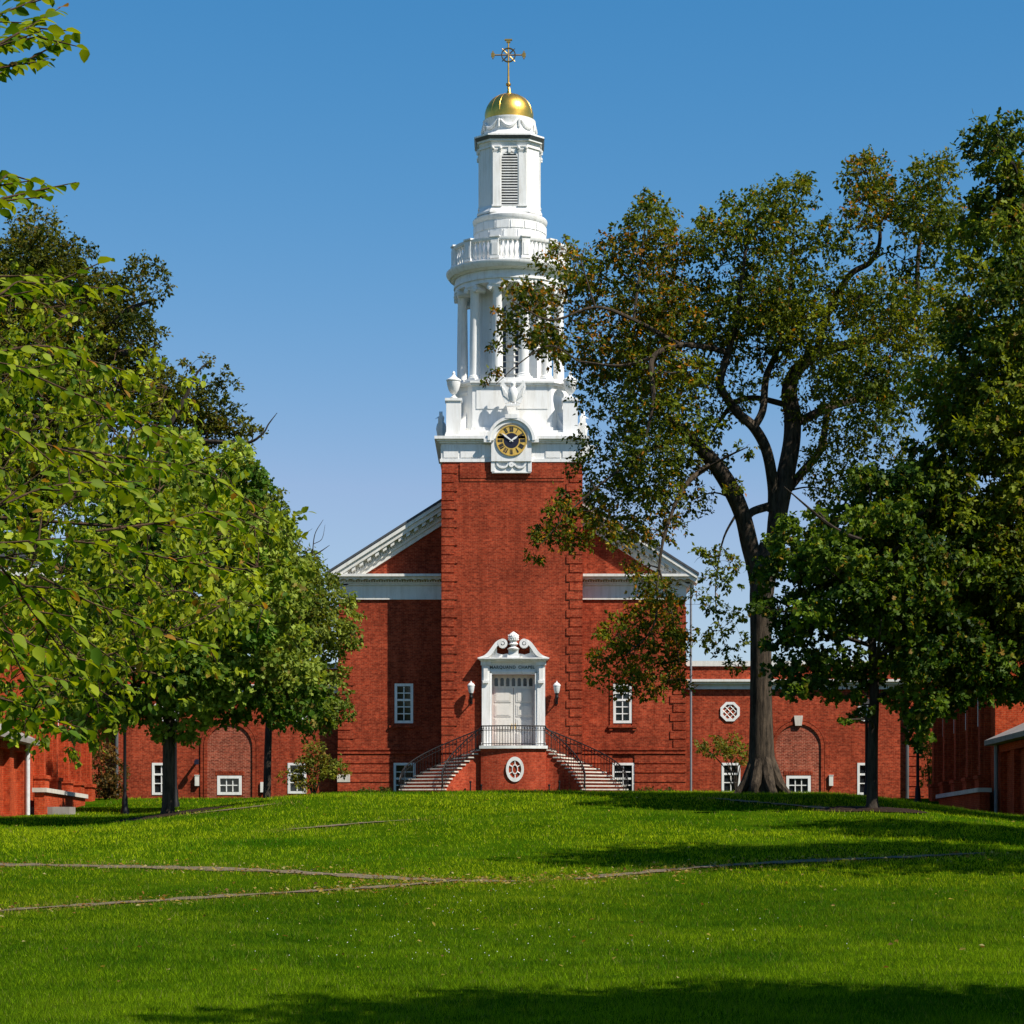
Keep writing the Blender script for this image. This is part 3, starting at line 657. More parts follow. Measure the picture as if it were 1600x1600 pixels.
# oval window in the podium
b = MB(); oz = EYE+(HOR-1202)*117.4/F; oy = yd(2.28)-.05
b.ringY(DX+.07, oz, .30, .43, oy, oy+.2, 0, 2*pi, 32, 0, 1, 1.40); b.ringY(DX+.07, oz, .11, .145, oy+.01, oy+.07, 0, 2*pi, 16, 0, 1, 1.7)
for k in range(6):
    a = pi/6+k*pi/3; b.tube([(DX+.07+.13*cos(a), oy+.04, oz+.22*sin(a)), (DX+.07+.33*cos(a), oy+.04, oz+.45*sin(a))], .028, 5)
ow = b.build('oval_window', M['white'], st, True)
b = MB(); b.xz([(DX+.07+.31*cos(a), oz+.43*sin(a)) for a in np.linspace(0, 2*pi, 25)[:-1]], oy+.072, oy+.085); b.build('pane', M['glass'], ow)
for i, (px, lb) in enumerate(((735,'short black iron post left of the podium by the stair wall'),(752,'short black iron post at the left edge of the podium front'),(858,'short black iron post at the right edge of the podium front'),(874,'short black iron post right of the podium by the stair wall'))):
    y = 117.1 if i in (1,2) else 117.5; p = P(px, 1240, y); z = float(ground(p[0], y)); h_ = .62 if i in (0,3) else .45
    t = thing('short_post', lb, 'post', (p[0], y, z), 'short iron posts before the podium')
    b = MB(); b.tube([(p[0],y,z-.1),(p[0],y,z+h_)], .035, 8); b.build('shaft', M['iron'], t)
    b = MB(); b.lathe([(.02,z+h_),(.06,z+h_+.03),(.06,z+h_+.08),(.01,z+h_+.12)], p[0], y, 8); b.build('cap', M['iron'], t, True)
# wall lanterns either side of the door
for s, px, lb in ((-1,736,'white glass wall lantern left of the chapel door'),(1,870,'white glass wall lantern right of the chapel door')):
    p = P(px, 1076, YT-.40); x, y, z = p
    t = thing('wall_lantern', lb, 'wall lamp', (x, YT, z-.4), 'wall lanterns beside the chapel door')
    b = MB(); b.tube([(x,YT,z-.55),(x,YT-.12,z-.62),(x,y,z-.50),(x,y,z-.22)], .035, 7); b.box(x-.07,x+.07,YT-.05,YT-.003,z-.72,z-.4); b.lathe([(.03,z-.55),(.10,z-.42),(.07,z-.3),(.11,z-.22)], x, y, 10)
    b.build('bracket', M['iron'], t, True)
    b = MB(); b.lathe([(.10,z-.22),(.14,z-.1),(.17,z+.1),(.165,z+.14)], x, y, 12); b.build('shade', M['lampglass'], t, True)
    b = MB(); b.lathe([(.19,z+.14),(.18,z+.18),(.10,z+.27),(.03,z+.30),(.035,z+.34),(.01,z+.37)], x, y, 12); b.build('cap', M['white'], t, True)
# ---------------------------------------------------------------- low wings joining the chapel to the halls
def wing(s, label):
    t = thing('connecting_wing', label, 'wing', (s*14, YW+3, 4.5), 'low brick wings beside the chapel')
    x0, x1 = s*8.6, s*19.75; L, H = min(x0,x1), max(x0,x1); off = .1
    X = lambda px: (px-803)*YW/F*1.0+off            # right-hand position, mirrored for the left
    sx = lambda v: s*(v-off)+off if s > 0 else -(v-off)+off
    wins = [(X(1142), .93, Wz(1240), Wz(1192), 2, 3, 2), (X(1354), .93, Wz(1242), Wz(1192), 2, 3, 2), (X(1247.5), 1.22, Wz(1242), Wz(1212), 3, 2, None)]
    holes = [(sx(c)-w/2, sx(c)+w/2, z0, z1) for c, w, z0, z1, *_ in wins]
    b = MB(); ztop = Wz(1041) if s > 0 else Wz(1045)
    wall(b, L, H, 4.3, ztop, YW, 6, holes)
    ac, ar, az = sx(X(1247)), 1.13, Wz(1167)
    for r0, r1, pr in ((ar,ar+.16,.09),(ar+.19,ar+.33,.06)):
        b.ringY(ac, az, r0, r1, YW-pr, YW+.02, 0, pi, 28)
        for q in (-1, 1): b.box(ac+q*(r0+r1)/2-(r1-r0)/2, ac+q*(r0+r1)/2+(r1-r0)/2, YW-pr, YW+.02, 4.3, az)
    for k in range(12): b.box(ac-.72+k*.122, ac-.72+k*.122+.10, YW-.035, YW+.02, Wz(1211.5), Wz(1205))
    b.build('wing_wall', M['brick'], t)
    b = MB(); z0 = Wz(1211.8)                         # patterned infill of the blind arch, round the window
    b.xz([(ac-ar,z0)]+[(ac+ar,z0)]+arc(ac,az,ar,0,pi,24), YW-.018, YW+.02)
    for q in (-1, 1): b.box(*sorted((ac+q*.66, ac+q*ar)), YW-.018, YW+.02, 4.3, z0-.002)
    b.build('blind_arch_panel', M['brick_pale'], t)
    if s > 0: MB().xz([(ac-.16,az+ar-.08),(ac+.16,az+ar-.08),(ac+.22,az+ar+.42),(ac-.22,az+ar+.42)], YW-.16, YW-.02).build('keystone', M['stone'], t)
    for c, w, z0, z1, cols, rows, rail in wins: window(t, sx(c), z0, z1, w, YW+.01, cols, rows, .14 if cols == 3 else .12, rail)
    for px in (1140.5, 1354):                         # octagonal lattice windows
        cx, cz = sx(X(px)), Wz(1112); b = MB(); y = YW-.06
        def oc(r): return [(cx+r*cos(a), cz+r*sin(a)) for a in np.arange(8)*pi/4+pi/8]
        O, I = oc(.52), oc(.38)
        for k in range(8): b.xz([I[k], O[k], O[(k+1)%8], I[(k+1)%8]], y, y+.14)
        for d in (-.21, 0, .21):
            for q in (-1, 1):
                h = sqrt(.40**2-d*d)*.97; ux, uz = .7071, .7071*q
                b.tube([(cx-h*ux-d*uz, y+.05, cz-h*uz+d*ux), (cx+h*ux-d*uz, y+.05, cz+h*uz+d*ux)], .024, 4)
        o = b.build('octagonal_window', M['white'], t)
        MB().xz(oc(.385), y+.075, y+.085).build('pane', M['glass'], o)
    b = MB(); zc0, zc1 = (Wz(1077), Wz(1062)) if s > 0 else (Wz(1083), Wz(1070))
    b.box(L,H,YW-.10,YW+.1,zc0,zc0+.10); b.box(L,H,YW-.05,YW+.1,zc0+.10,zc0+.24); b.box(L,H,YW-.22,YW+.1,zc0+.24,zc0+.36); b.box(L,H,YW-.34,YW+.1,zc0+.36,zc1); b.build('cornice', M['trim'], t)
    MB().box(L-.02,H+.02,YW-.10,YW+.45,ztop,ztop+.26).build('coping', M['trim'], t)
    xb = s*((1417-800)*YW/F)
    b = MB(); b.tube([(xb,YW-.12,zc0),(xb,YW-.12,4.3)], .085, 8); b.box(xb-.13,xb+.13,YW-.25,YW-.03,zc0-.1,zc0+.25); b.build('drainpipe', M['dark_grey'], t, True)
    b = MB(); q = sx(X(1298)); b.box(q-.10,q+.10,YW-.16,YW-.003,Wz(1228),Wz(1212)); b.box(q-.12,q+.12,YW-.18,YW-.003,Wz(1212),Wz(1211)); b.build('wall_box', M['trim'], t)
    if s < 0:
        q = sx(X(1194)); q = (410-800)*YW/F; MB().box(q-.09,q+.09,YW-.15,YW-.003,Wz(1238),Wz(1222)).build('wall_box', M['trim'], t)
        q = (309-800)*YW/F; b = MB(); b.box(q-.06,q+.06,YW-.5,YW-.003,Wz(1189),Wz(1187)); b.box(q-.10,q+.10,YW-.6,YW-.4,Wz(1195),Wz(1189)); b.build('security_light', M['navy'], t)
    return t
wing(-1, 'low brick wing left of the chapel with blind arch and white windows, no keystone')
wing(1, 'low brick wing right of the chapel with white keystone over its blind arch')
# ---------------------------------------------------------------- halls along both sides, pavilions, porches
for s, side in ((-1, 'left'), (1, 'right')):
    t = thing('brick_pavilion', 'quoined red brick pavilion end beyond the %s wing' % side, 'building', (s*24, 122, 4.5), 'pavilions past the wings')
    b = MB(); xa = s*19.85; L, H = sorted((xa, s*32)); wall(b, L, H, 4.2, 12.0, 122.65, 10)
    quoins(b, xa, -s, 122.65, 4.6, 11.8, .74, .62, .5, .06); b.build('wall', M['brick'], t)
    MB().box(L-.3,H+.3,122.3,132.9,12.0,12.5).build('cornice', M['trim'], t)
    b = MB(); b.xz([(L-.4,12.5),(H+.4,12.5),((L+H)/2,16)], 122.2, 133); b.build('roof', M['slate'], t)
    t = thing('brick_hall', 'long brick hall with buttress strips along the %s edge of the lawn' % side, 'building', (s*25, 105, 3.6), 'halls along the lawn')
    b = MB(); xa = s*19.35; L, H = sorted((xa, s*31)); b.box(L, H, 98.4, 111.6, 2.6, 13.2)
    for k in range(5):
        y = 99.4+k*2.75; p = .24
        b.box(*sorted((xa, xa-s*p)), y, y+.75, 2.6, 12.4); b.box(*sorted((xa-s*p, xa-s*(p+.14))), y+.17, y+.58, 2.6, 12.2)
        b.box(*sorted((xa-s*.02, xa-s*(p+.24))), y-.08, y+.83, 2.6, 5.15); b.box(*sorted((xa-s*.02, xa-s*(p+.30))), y-.12, y+.87, 5.15, 5.3)
        if k < 4:
            b.box(*sorted((xa, xa-s*.07)), y+1.0, y+2.5, 5.6, 5.75)
    b.box(*sorted((xa, xa-s*.30)), 98.4, 111.6, 12.4, 12.7); b.build('wall', M['brick_hall'], t)
    MB().box(L-.45,H+.45,98.0,112,13.2,13.7).build('cornice', M['trim'], t)
    b = MB(); m_ = (L+H)/2; b.xz([(L-.5,13.7),(H+.5,13.7),(m_,18)], 97.9, 112.1); b.build('roof', M['slate'], t)
    for k in range(4):
        y = 101.3+k*2.75; b = MB(); b.M = Matrix.Translation((xa-s*.0, y, 0)) @ Matrix.Rotation(-s*pi/2, 4, 'Z')
        x = .55
        b.box(-x,-x+.1,-.06,.02,7.4,10.4); b.box(x-.1,x,-.06,.02,7.4,10.4); b.box(-x+.1,x-.1,-.06,.02,7.4,7.5); b.box(-x+.1,x-.1,-.06,.02,10.3,10.4)
        for j in range(1,5): b.box(-x+.1,x-.1,-.05,.0,7.4+j*.6-.02,7.4+j*.6+.02)
        b.box(-.02,.02,-.04,.0,7.5,10.3); o = b.build('window', M['white'], t)
        b2 = MB(); b2.M = b.M; b2.box(-x+.1,x-.1,-.012,-.004,7.5,10.3); b2.build('pane', M['glass'], o)
    # low sloping wall with a stone coping in front of the hall
    t = thing('retaining_wall', 'low brick wall with stone coping at the foot of the %s hall' % side, 'wall', (s*18.6, 101, 3.6), 'low walls before the halls')
    b = MB(); b.box(*sorted((s*18.55, s*18.95)), 97.5, 106.8, 2.8, 4.55); b.build('brickwork', M['brick_hall'], t)
    b = MB(); b.box(*sorted((s*18.45, s*19.02)), 97.4, 107, 4.55, 4.72); b.build('coping', M['stone'], t)
    t = thing('brick_porch', 'low brick porch with grey roof and drainpipe at the %s edge' % side, 'porch', (s*22, 95, 3.3), 'low porches beside the halls')
    xa = s*19.3; b = MB(); L, H = sorted((xa, s*24)); b.box(*sorted((xa+s*.25, s*24)), 86.5, 97.8, 2.4, 6.35)
    for k in range(5): y = 86.6+k*2.62; b.box(*sorted((xa, xa+s*.5)), y, y+.75, 2.4, 6.3)
    b.box(*sorted((xa-s*.05, xa+s*.5)), 86.5, 97.8, 2.4, 3.6); b.box(*sorted((xa-s*.03, xa+s*.5)), 86.5, 97.82, 6.1, 6.4); b.build('wall', M['brick_hall'], t)
    b = MB(); q = [(xa-s*.45,6.42),(s*24.2,6.42),(s*24.2,8.6),(s*23.2,8.6),(xa-s*.45,6.62)]; b.xz(q, 86.2, 98.1); b.build('roof', M['grey_stone'], t)
    b = MB(); b.tube([(xa-s*.13,97.3,6.45),(xa-s*.13,97.3,4.9),(xa-s*.13,97.3,2.6)], .085, 8); b.build('drainpipe', M['pipe_white'] if s < 0 else M['pipe'], t, True)
b = MB(); p0 = hit(78, 1272)
rock = thing('stone_block', 'low grey stone block on the grass beside the left porch', 'stone block', tuple(p0))
rb = random.Random(4); b.xy([(p0[0]+1.0*cos(a)*(1+.1*rb.random()), p0[1]+.45*sin(a)) for a in np.arange(9)*2*pi/9], p0[2]-.3, p0[2]+.28); b.build('block', M['grey_stone'], rock)
# ---------------------------------------------------------------- lamp posts
LB = None
for px, Y, lb in ((195,99,'black lamp post in front of the left hall, partly hidden by leaves'),(274,104,'black lamp post behind the left maple trunk'),(1354,104,'black lamp post behind the right maple trunk'),(1434,106,'black lamp post before the quoined brick right of the lawn')):
    x = (px-800)*Y/F; z = float(ground(x, Y))
    if LB is None:
        t = thing('lamp_post', lb, 'lamp post', (0,0,0), 'black lamp posts along the lawn'); LB = t; h = 2.75
        b = MB(); b.lathe([(.16,-.3),(.16,.12),(.12,.2),(.10,.55),(.065,.65),(.055,h-.12),(.08,h-.08),(.05,h)], 0, 0, 10); b.build('pole', M['iron'], t, True)
        b = MB(); b.lathe([(.06,h),(.13,h+.05),(.13,h+.08),(.21,h+.48),(.24,h+.50),(.20,h+.56),(.09,h+.68),(.03,h+.72),(.03,h+.80),(.01,h+.82)], 0, 0, 6); b.build('lantern', M['iron'], t)
        b = MB(); b.lathe([(.135,h+.10),(.20,h+.45)], 0, 0, 6, 0, pi/6, False); b.build('lantern_glass', M['lampglass'], t, recalc=False)
    else: t = dup(LB); t['label'] = lb
    t.location = (x, Y, z)
    if px in (195, 1434): t.scale = (1.1, 1.1, 1.28)

# ---------------------------------------------------------------- leaves and trees
LEAF = {
 'rhomb': (np.array([(0,0,0),(.42,.5,.10),(1,0,-.06),(.5,-.5,.10)]), [(0,1,2),(0,2,3)]),
 'lobed': (np.array([(0,0,0),(.22,.50,.06),(.50,.24,.02),(.72,.46,-.03),(1,0,-.12),(.72,-.46,-.03),(.50,-.24,.02),(.22,-.5,.06)]), [(0,1,2),(0,2,4),(2,3,4),(0,4,6),(4,5,6),(0,6,7)]),
 'ovate': (np.array([(0,0,0),(.5,0,-.03),(1,0,-.16),(.18,.34,.05),(.48,.50,.05),(.80,.30,-.05),(.18,-.34,.05),(.48,-.50,.05),(.80,-.30,-.05)]), [(0,1,4,3),(1,2,5,4),(0,6,7,1),(1,7,8,2)])}
def unit(a): return a/(np.linalg.norm(a, axis=-1, keepdims=True)+1e-9)
def leaves(name, Pt, D, Nn, L, Wd, col, shape, parent, mat='leaf', lab=None):
    D = unit(D); S = unit(np.cross(D, Nn)); U = np.cross(S, D)
    T_, F_ = LEAF[shape]; n, k = len(Pt), len(T_)
    v = Pt[:,None]+T_[None,:,0,None]*L[:,None,None]*D[:,None]+T_[None,:,1,None]*Wd[:,None,None]*S[:,None]+T_[None,:,2,None]*L[:,None,None]*U[:,None]
    me = bpy.data.meshes.new(name); v = v.reshape(-1,3)
    tot = np.concatenate([np.array([len(f) for f in F_])]*1); fl = np.concatenate([np.array(f) for f in F_])
    loops = (np.arange(n)[:,None]*k+fl[None]).ravel(); cnt = np.tile(tot, n); start = np.r_[0, np.cumsum(cnt)[:-1]]
    me.vertices.add(len(v)); me.vertices.foreach_set('co', v.astype(np.float32).ravel())
    me.loops.add(len(loops)); me.loops.foreach_set('vertex_index', loops.astype(np.int32))
    me.polygons.add(len(cnt)); me.polygons.foreach_set('loop_start', start.astype(np.int32))
    me.update(calc_edges=True); me.validate()
    a = me.attributes.new('Col', 'FLOAT_COLOR', 'POINT')
    c = np.ones((n,k,4), np.float32); c[:,:,:3] = col[:,None]; a.data.foreach_set('color', c.ravel())
    me.materials.append(M[mat])
    return link(name, me, parent)
def inpoly(p, poly):
    x, y = p[:,0], p[:,1]; r = np.zeros(len(p), bool); j = len(poly)-1
    for i in range(len(poly)):
        (xi, yi), (xj, yj) = poly[i], poly[j]
        r ^= ((yi > y) != (yj > y)) & (x < (xj-xi)*(y-yi)/(yj-yi+1e-9)+xi); j = i
    return r
def edged(p, poly):
    d = np.full(len(p), 1e9)
    for i in range(len(poly)):
        a, b = np.array(poly[i-1], float), np.array(poly[i], float); ab = b-a
        t = np.clip(((p-a)@ab)/(ab@ab+1e-9), 0, 1); d = np.minimum(d, np.linalg.norm(p-a-t[:,None]*ab, axis=1))
    return d
class Tree:
    def __init__(s, name, label, base, seed, bark='bark', group=None):
        s.o = thing(name, label, 'tree', tuple(base), group); s.w = MB(); s.n = []; s.r = np.random.default_rng(seed); s.bk = bark
        s.C = []
    def limb(s, pts, n=9, k=6, wob=.0):
        pts = np.asarray(pts, float); c = catmull(pts, k)
        if wob: c[1:,:3] += s.r.normal(0, wob, (len(c)-1, 3))*np.linspace(0,1,len(c)-1)[:,None]
        s.w.tube(c[:,:3], np.maximum(c[:,3], .004), n)
        if s.n is not None: s.n.extend([(p[0],p[1],p[2],p[3]) for p in c])
    def px(s, pts, Y, n=9, wob=0):            # limb drawn at picture places, each with its own distance
        s.limb([(*P(a, b_, Y+dy), r) for a, b_, dy, r in pts], n, 6, wob)
    def fill(s, poly, Y, spacing, r, depth, holes=(), layers=3, emax=120, jit=.35):
        poly_ = np.array(poly, float); lo, hi = poly_.min(0), poly_.max(0); acc = np.zeros((0,2))
        cand = s.r.uniform(lo, hi, (9000, 2)); ok = inpoly(cand, poly)
        for h in holes: ok &= ~inpoly(cand, h)
        cand = cand[ok]
        for c in cand:
            if len(acc) == 0 or ((acc-c)**2).sum(1).min() > spacing**2: acc = np.vstack([acc, c])
        e = edged(acc, poly)
        for c, ee in zip(acc, e):
            hd = depth*sqrt(max(.02, 1-(1-min(ee/emax, 1))**2)); m = max(1, round(layers*hd/depth))
            for k in range(m):
                dy = (-1+2*(k+.5)/m)*hd+s.r.normal(0, .15*depth/ max(1,layers)); rr = r*s.r.uniform(1-jit, 1+jit)
                jx, jy = (s.r.normal(0, spacing*.25, 2) if k else (0,0))
                q = P(c[0]+jx, c[1]+jy, Y+dy); s.C.append((*q, rr*(Y+dy)/F))
    def clump(s, px, py, r, Y, dy=0): s.C.append((*P(px, py, Y+dy), r*(Y+dy)/F))
    def ball(s, c, rad, n, r):                # clumps through an ellipsoid, for trees beyond the frame
        while n:
            q = s.r.uniform(-1, 1, 3); d = np.linalg.norm(q)
            if not .3 < d < 1: continue
            w_ = np.array(c)+q*np.array(rad); n -= 1
            if w_[0] > .215*w_[1]+1.9 or w_[2] > EYE+.352*w_[1]+1.9: s.C.append((*w_, r*s.r.uniform(.7,1.3)))
    def grow(s, dens, L, shape, pal, asp=.55, droop=.25, flat=.75, twigs=5, accent=None, twig_r=.012, attach=True, up=.55, tone=None):
        C_ = np.array(s.C); nodes = np.array(s.n); base = nodes[0,:3]
        order = np.argsort(np.linalg.norm(C_[:,:3]-nodes[len(nodes)//2,:3], axis=1)) if attach else []
        for i in order:
            c = C_[i]; d = np.linalg.norm(nodes[:,:3]-c[:3], axis=1)+.9*np.maximum(0, nodes[:,2]-c[2])
            j = int(np.argmin(d)); q = nodes[j]
            if d[j] < .12: continue
            r0 = min(q[3]*.75, .012+.016*d[j]+.006); mid = (q[:3]+c[:3])/2+s.r.normal(0, .10*d[j], 3)+np.array((0,0,.10*d[j]))
            br = catmull([(*q[:3],r0),(*mid,r0*.7),(*c[:3],max(.006,r0*.4))], 4)
            s.w.tube(br[:,:3], br[:,3], 5); nodes = np.vstack([nodes, br[1:]])
        Pt, D, Nn, K = [], [], [], []
        for c in C_:
            cen, r = c[:3], c[3]
            for k in range(twigs):
                d = unit(s.r.normal(0,1,3)*np.array((1,1,flat))+np.array((0,0,-droop*.6))); ln = r*s.r.uniform(.55,1.15)
                if k < 3:
                    e = cen+d*ln; m_ = (cen+e)/2+np.array((0,0,.1*ln)); s.w.tube(np.array([cen,m_,e]), [twig_r,twig_r*.7,twig_r*.35], 3)
            n = max(3, int(dens*r*r)); m = max(3, n//9)                                 # leaf sprays
            dirs = unit(s.r.normal(0,1,(m,3))); rad = r*s.r.uniform(.15,1.,(m,1))**.55
            sp = cen+dirs*rad*np.array((1.08,1.08,flat)); sp[:,2] -= droop*r*.35*s.r.random(m)
            od = unit(dirs+s.r.normal(0,.5,(m,3))); rep = -(-n//m); idx = np.repeat(np.arange(m), rep)[:n]
            t = s.r.uniform(0,1,(n,1))*np.minimum(.42*r, L*3.2)
            pt = sp[idx]+od[idx]*t+s.r.normal(0,L*.32,(n,3))
            Pt.append(pt); D.append(od[idx]*.6+s.r.normal(0,.75,(n,3))+np.array((0,0,-droop*1.3)))
            Nn.append(s.r.normal(0,.62,(n,3))+np.array((0,0,up))+.25*(pt-cen)/r)
            ct = np.clip(s.r.normal(.5,.22), 0, 1) if tone is None else tone(c, s.r)
            tn = np.clip(ct+s.r.normal(0,.27,n), 0, 1)[:,None]; col = np.array(pal[0])*(1-tn)+np.array(pal[1])*tn
            if accent:
                pr, ac = accent(c) if callable(accent) else accent
                hot = s.r.random(n) < pr*s.r.uniform(.2,1.8); col[hot] = np.array(ac)[s.r.integers(0,len(ac),hot.sum())]
            K.append(col*s.r.uniform(.7,1.3,(n,1))*s.r.uniform(.8,1.2))
        Pt, D, Nn, K = map(np.concatenate, (Pt, D, Nn, K)); n = len(Pt); l = L*s.r.uniform(.5,1.4,n)
        s.w.build('trunk', M[s.bk], s.o, True, recalc=False)
        leaves('crown', Pt, D, Nn, l, l*asp*s.r.uniform(.8,1.2,n), K, shape, s.o)
        return n
def mulch(p, rx, ry, seed, lab=None):
    b = MB(); rg = np.random.default_rng(seed); K = 28; vs = [(p[0], p[1], float(ground(p[0],p[1]))+.09)]
    for f, h in ((.6,.07),(1.0,.015)):
        for k in range(K):
            a = 2*pi*k/K; w = f*(1+.09*rg.standard_normal()); x, y = p[0]+rx*w*cos(a), p[1]+ry*w*sin(a); vs.append((x, y, float(ground(x,y))+h+.02*rg.random()))
    fs = [(0,1+k,1+(k+1)%K) for k in range(K)]+[(1+k,1+K+k,1+K+(k+1)%K,1+(k+1)%K) for k in range(K)]
    b.add(vs, fs); tag(b.build('mulch_bed', M['mulch'], recalc=False), kind='structure')
G0, G1 = (.022,.055,.006), (.085,.14,.012)
nl = 0
# great elm right of the chapel
YE = 85; g = float(ground(8.6, YE))
E = Tree('elm_tree', 'tall spreading elm with forked trunk and rusty patches right of the chapel', (8.7, YE, g), 11)
u = YE/F
E.px([(1193,1262,0,.72),(1192,1240,0,.64),(1191,1222,0,.55),(1190,1180,0,.45),(1189,1100,0,.385),(1189,1000,0,.37),(1190,920,0,.41),(1194,875,0,.33),(1196,848,0,.20)], YE, 14)
nodes_ = E.n; E.n = None
for k in range(8):
    an = k*.785+.3; ln = .92+.22*sin(k*2.1); q = np.array((8.66, YE, g)); dv = np.array((cos(an), sin(an), 0))
    E.limb([(*(q+dv*.25+(0,0,1.25)),.20),(*(q+dv*.52+(0,0,.55)),.21),(*(q+dv*.75+(0,0,.2)),.16),(*(q+dv*ln+(0,0,-.12)),.09)], 8, 4)
E.n = nodes_
E.px([(1189,960,0,.28),(1183,900,0,.31),(1171,850,-.1,.31),(1160,805,-.2,.29),(1140,760,-.3,.30),(1114,722,-.5,.27),(1080,685,-1,.20),(1040,650,-1.6,.13)], YE, 10)
E.px([(1192,960,0,.28),(1199,900,0,.32),(1210,850,.1,.32),(1216,800,.2,.34),(1228,740,.3,.33),(1237,690,.4,.31),(1238,650,.5,.30),(1233,612,.6,.28),(1243,582,.8,.24),(1278,550,1,.20),(1331,537,1.4,.16),(1400,515,1.7,.13),(1430,480,2,.10),(1434,410,2,.08),(1444,350,2,.06),(1476,300,2,.03)], YE, 10)
E.px([(1208,800,.1,.2),(1208,760,0,.20),(1198,705,-.3,.19),(1178,668,-.6,.18),(1152,645,-.8,.16),(1136,622,-1,.15),(1125,598,-1.1,.14),(1138,550,-1.3,.12),(1150,500,-1.5,.10),(1160,430,-1.5,.07),(1170,350,-1.5,.03)], YE, 9)
E.px([(1178,668,-.6,.14),(1192,640,-.5,.13),(1197,590,-.3,.12),(1214,548,0,.10),(1230,480,.2,.08),(1238,400,.2,.05),(1242,310,.2,.02)], YE, 8)
E.px([(1278,550,1,.15),(1288,502,.8,.13),(1326,432,.7,.11),(1362,407,.6,.09),(1375,360,.5,.06),(1352,260,.5,.02)], YE, 8)
E.px([(1138,552,-1.3,.10),(1111,544,-1.8,.10),(1062,539,-2.5,.09),(1022,556,-3,.09),(1018,590,-3.2,.10),(1021,625,-3.3,.07),(1010,680,-3.5,.04)], YE, 8)
E.px([(1062,539,-2.5,.08),(990,500,-3,.07),(930,480,-3.3,.05),(860,500,-3.6,.035),(800,470,-4,.02)], YE, 7)
E.px([(990,500,-3,.05),(1000,420,-2.5,.04),(1010,335,-2.5,.02)], YE, 6)
E.px([(930,480,-3.3,.04),(905,400,-3,.02)], YE, 6)
E.px([(905,565,-3.4,.035),(860,540,-3.6,.03),(815,565,-4,.02),(775,600,-4,.01)], YE, 5)
E.px([(1062,539,-2.5,.06),(980,570,-3,.05),(905,565,-3.4,.035)], YE, 6)
E.px([(1250,658,.5,.16),(1299,635,1,.14),(1337,625,1.5,.12),(1390,610,2,.06)], YE, 8)
E.px([(1226,632,.5,.11),(1181,622,.3,.10),(1150,628,0,.10),(1130,650,-.4,.07),(1105,690,-.5,.04)], YE, 7)
E.px([(1218,780,.2,.18),(1250,742,.7,.16),(1283,700,1.2,.14),(1294,646,1.6,.10),(1330,590,2,.05)], YE, 8)
E.px([(1165,815,-.2,.15),(1175,800,-.1,.14),(1205,790,.1,.15)], YE, 8)
E.px([(1080,685,-1,.12),(1020,700,-2,.08),(960,740,-2.6,.05),(900,790,-3,.03),(845,850,-3.2,.012)], YE, 6)
E.px([(1114,722,-.5,.12),(1070,760,-1.5,.08),(1040,830,-2.2,.06),(1028,900,-2.6,.05),(1020,980,-2.9,.035),(960,1040,-3,.015)], YE, 6)
E.px([(1030,890,-2.6,.04),(1050,960,-2.4,.03),(1065,1060,-2.4,.012)], YE, 6)
E.px([(1152,800,-.2,.05),(1128,850,-.8,.035),(1118,940,-1,.02),(1138,1030,-1,.008)], YE, 6)
for x, y, r in [(1010,340,36),(1045,385,34),(965,395,36),(905,420,34),(1110,365,36),(1172,335,36),(1242,312,36),(1205,365,38),(1352,268,32),(1382,305,28),(1345,330,34),(1465,278,36),(1430,330,38),(1480,350,38),(1290,365,36),(885,385,18),(1100,340,14),(1250,282,14),(1345,243,14),(1475,250,13),(1020,312,16)]:
    for dy in (-1.2, .8): E.clump(x+E.r.normal(0,8), y+E.r.normal(0,6), r, YE, dy-1.0)
elm = [(862,430),(905,425),(960,430),(1010,400),(1060,420),(1110,400),(1170,385),(1250,385),(1300,410),(1350,350),(1400,385),(1440,340),(1500,360),(1520,430),(1480,560),(1440,650),(1370,740),(1300,775),(1262,755),(1275,690),(1262,640),(1240,560),(1160,540),(1140,590),(1120,640),(1130,700),(1110,760),(1060,812),(1010,815),(965,822),(930,800),(905,770),(935,740),(935,640),(905,560),(830,520),(800,470),(830,430)]
E.fill(elm, YE, 45, 37, 5.5, [[(905,720),(950,745),(950,790),(905,775)],[(1085,850),(1130,850),(1130,930),(1085,940)],[(1180,560),(1235,590),(1230,690),(1190,640)],[(1090,470),(1112,470),(1112,500),(1090,500)],[(1015,640),(1040,640),(1040,668),(1015,668)],[(1340,560),(1372,560),(1372,585),(1340,585)],[(1065,690),(1085,690),(1085,725),(1065,725)],[(1330,390),(1350,390),(1350,425),(1330,425)],[(940,590),(960,590),(960,612),(940,612)]], 2, 150, .5)
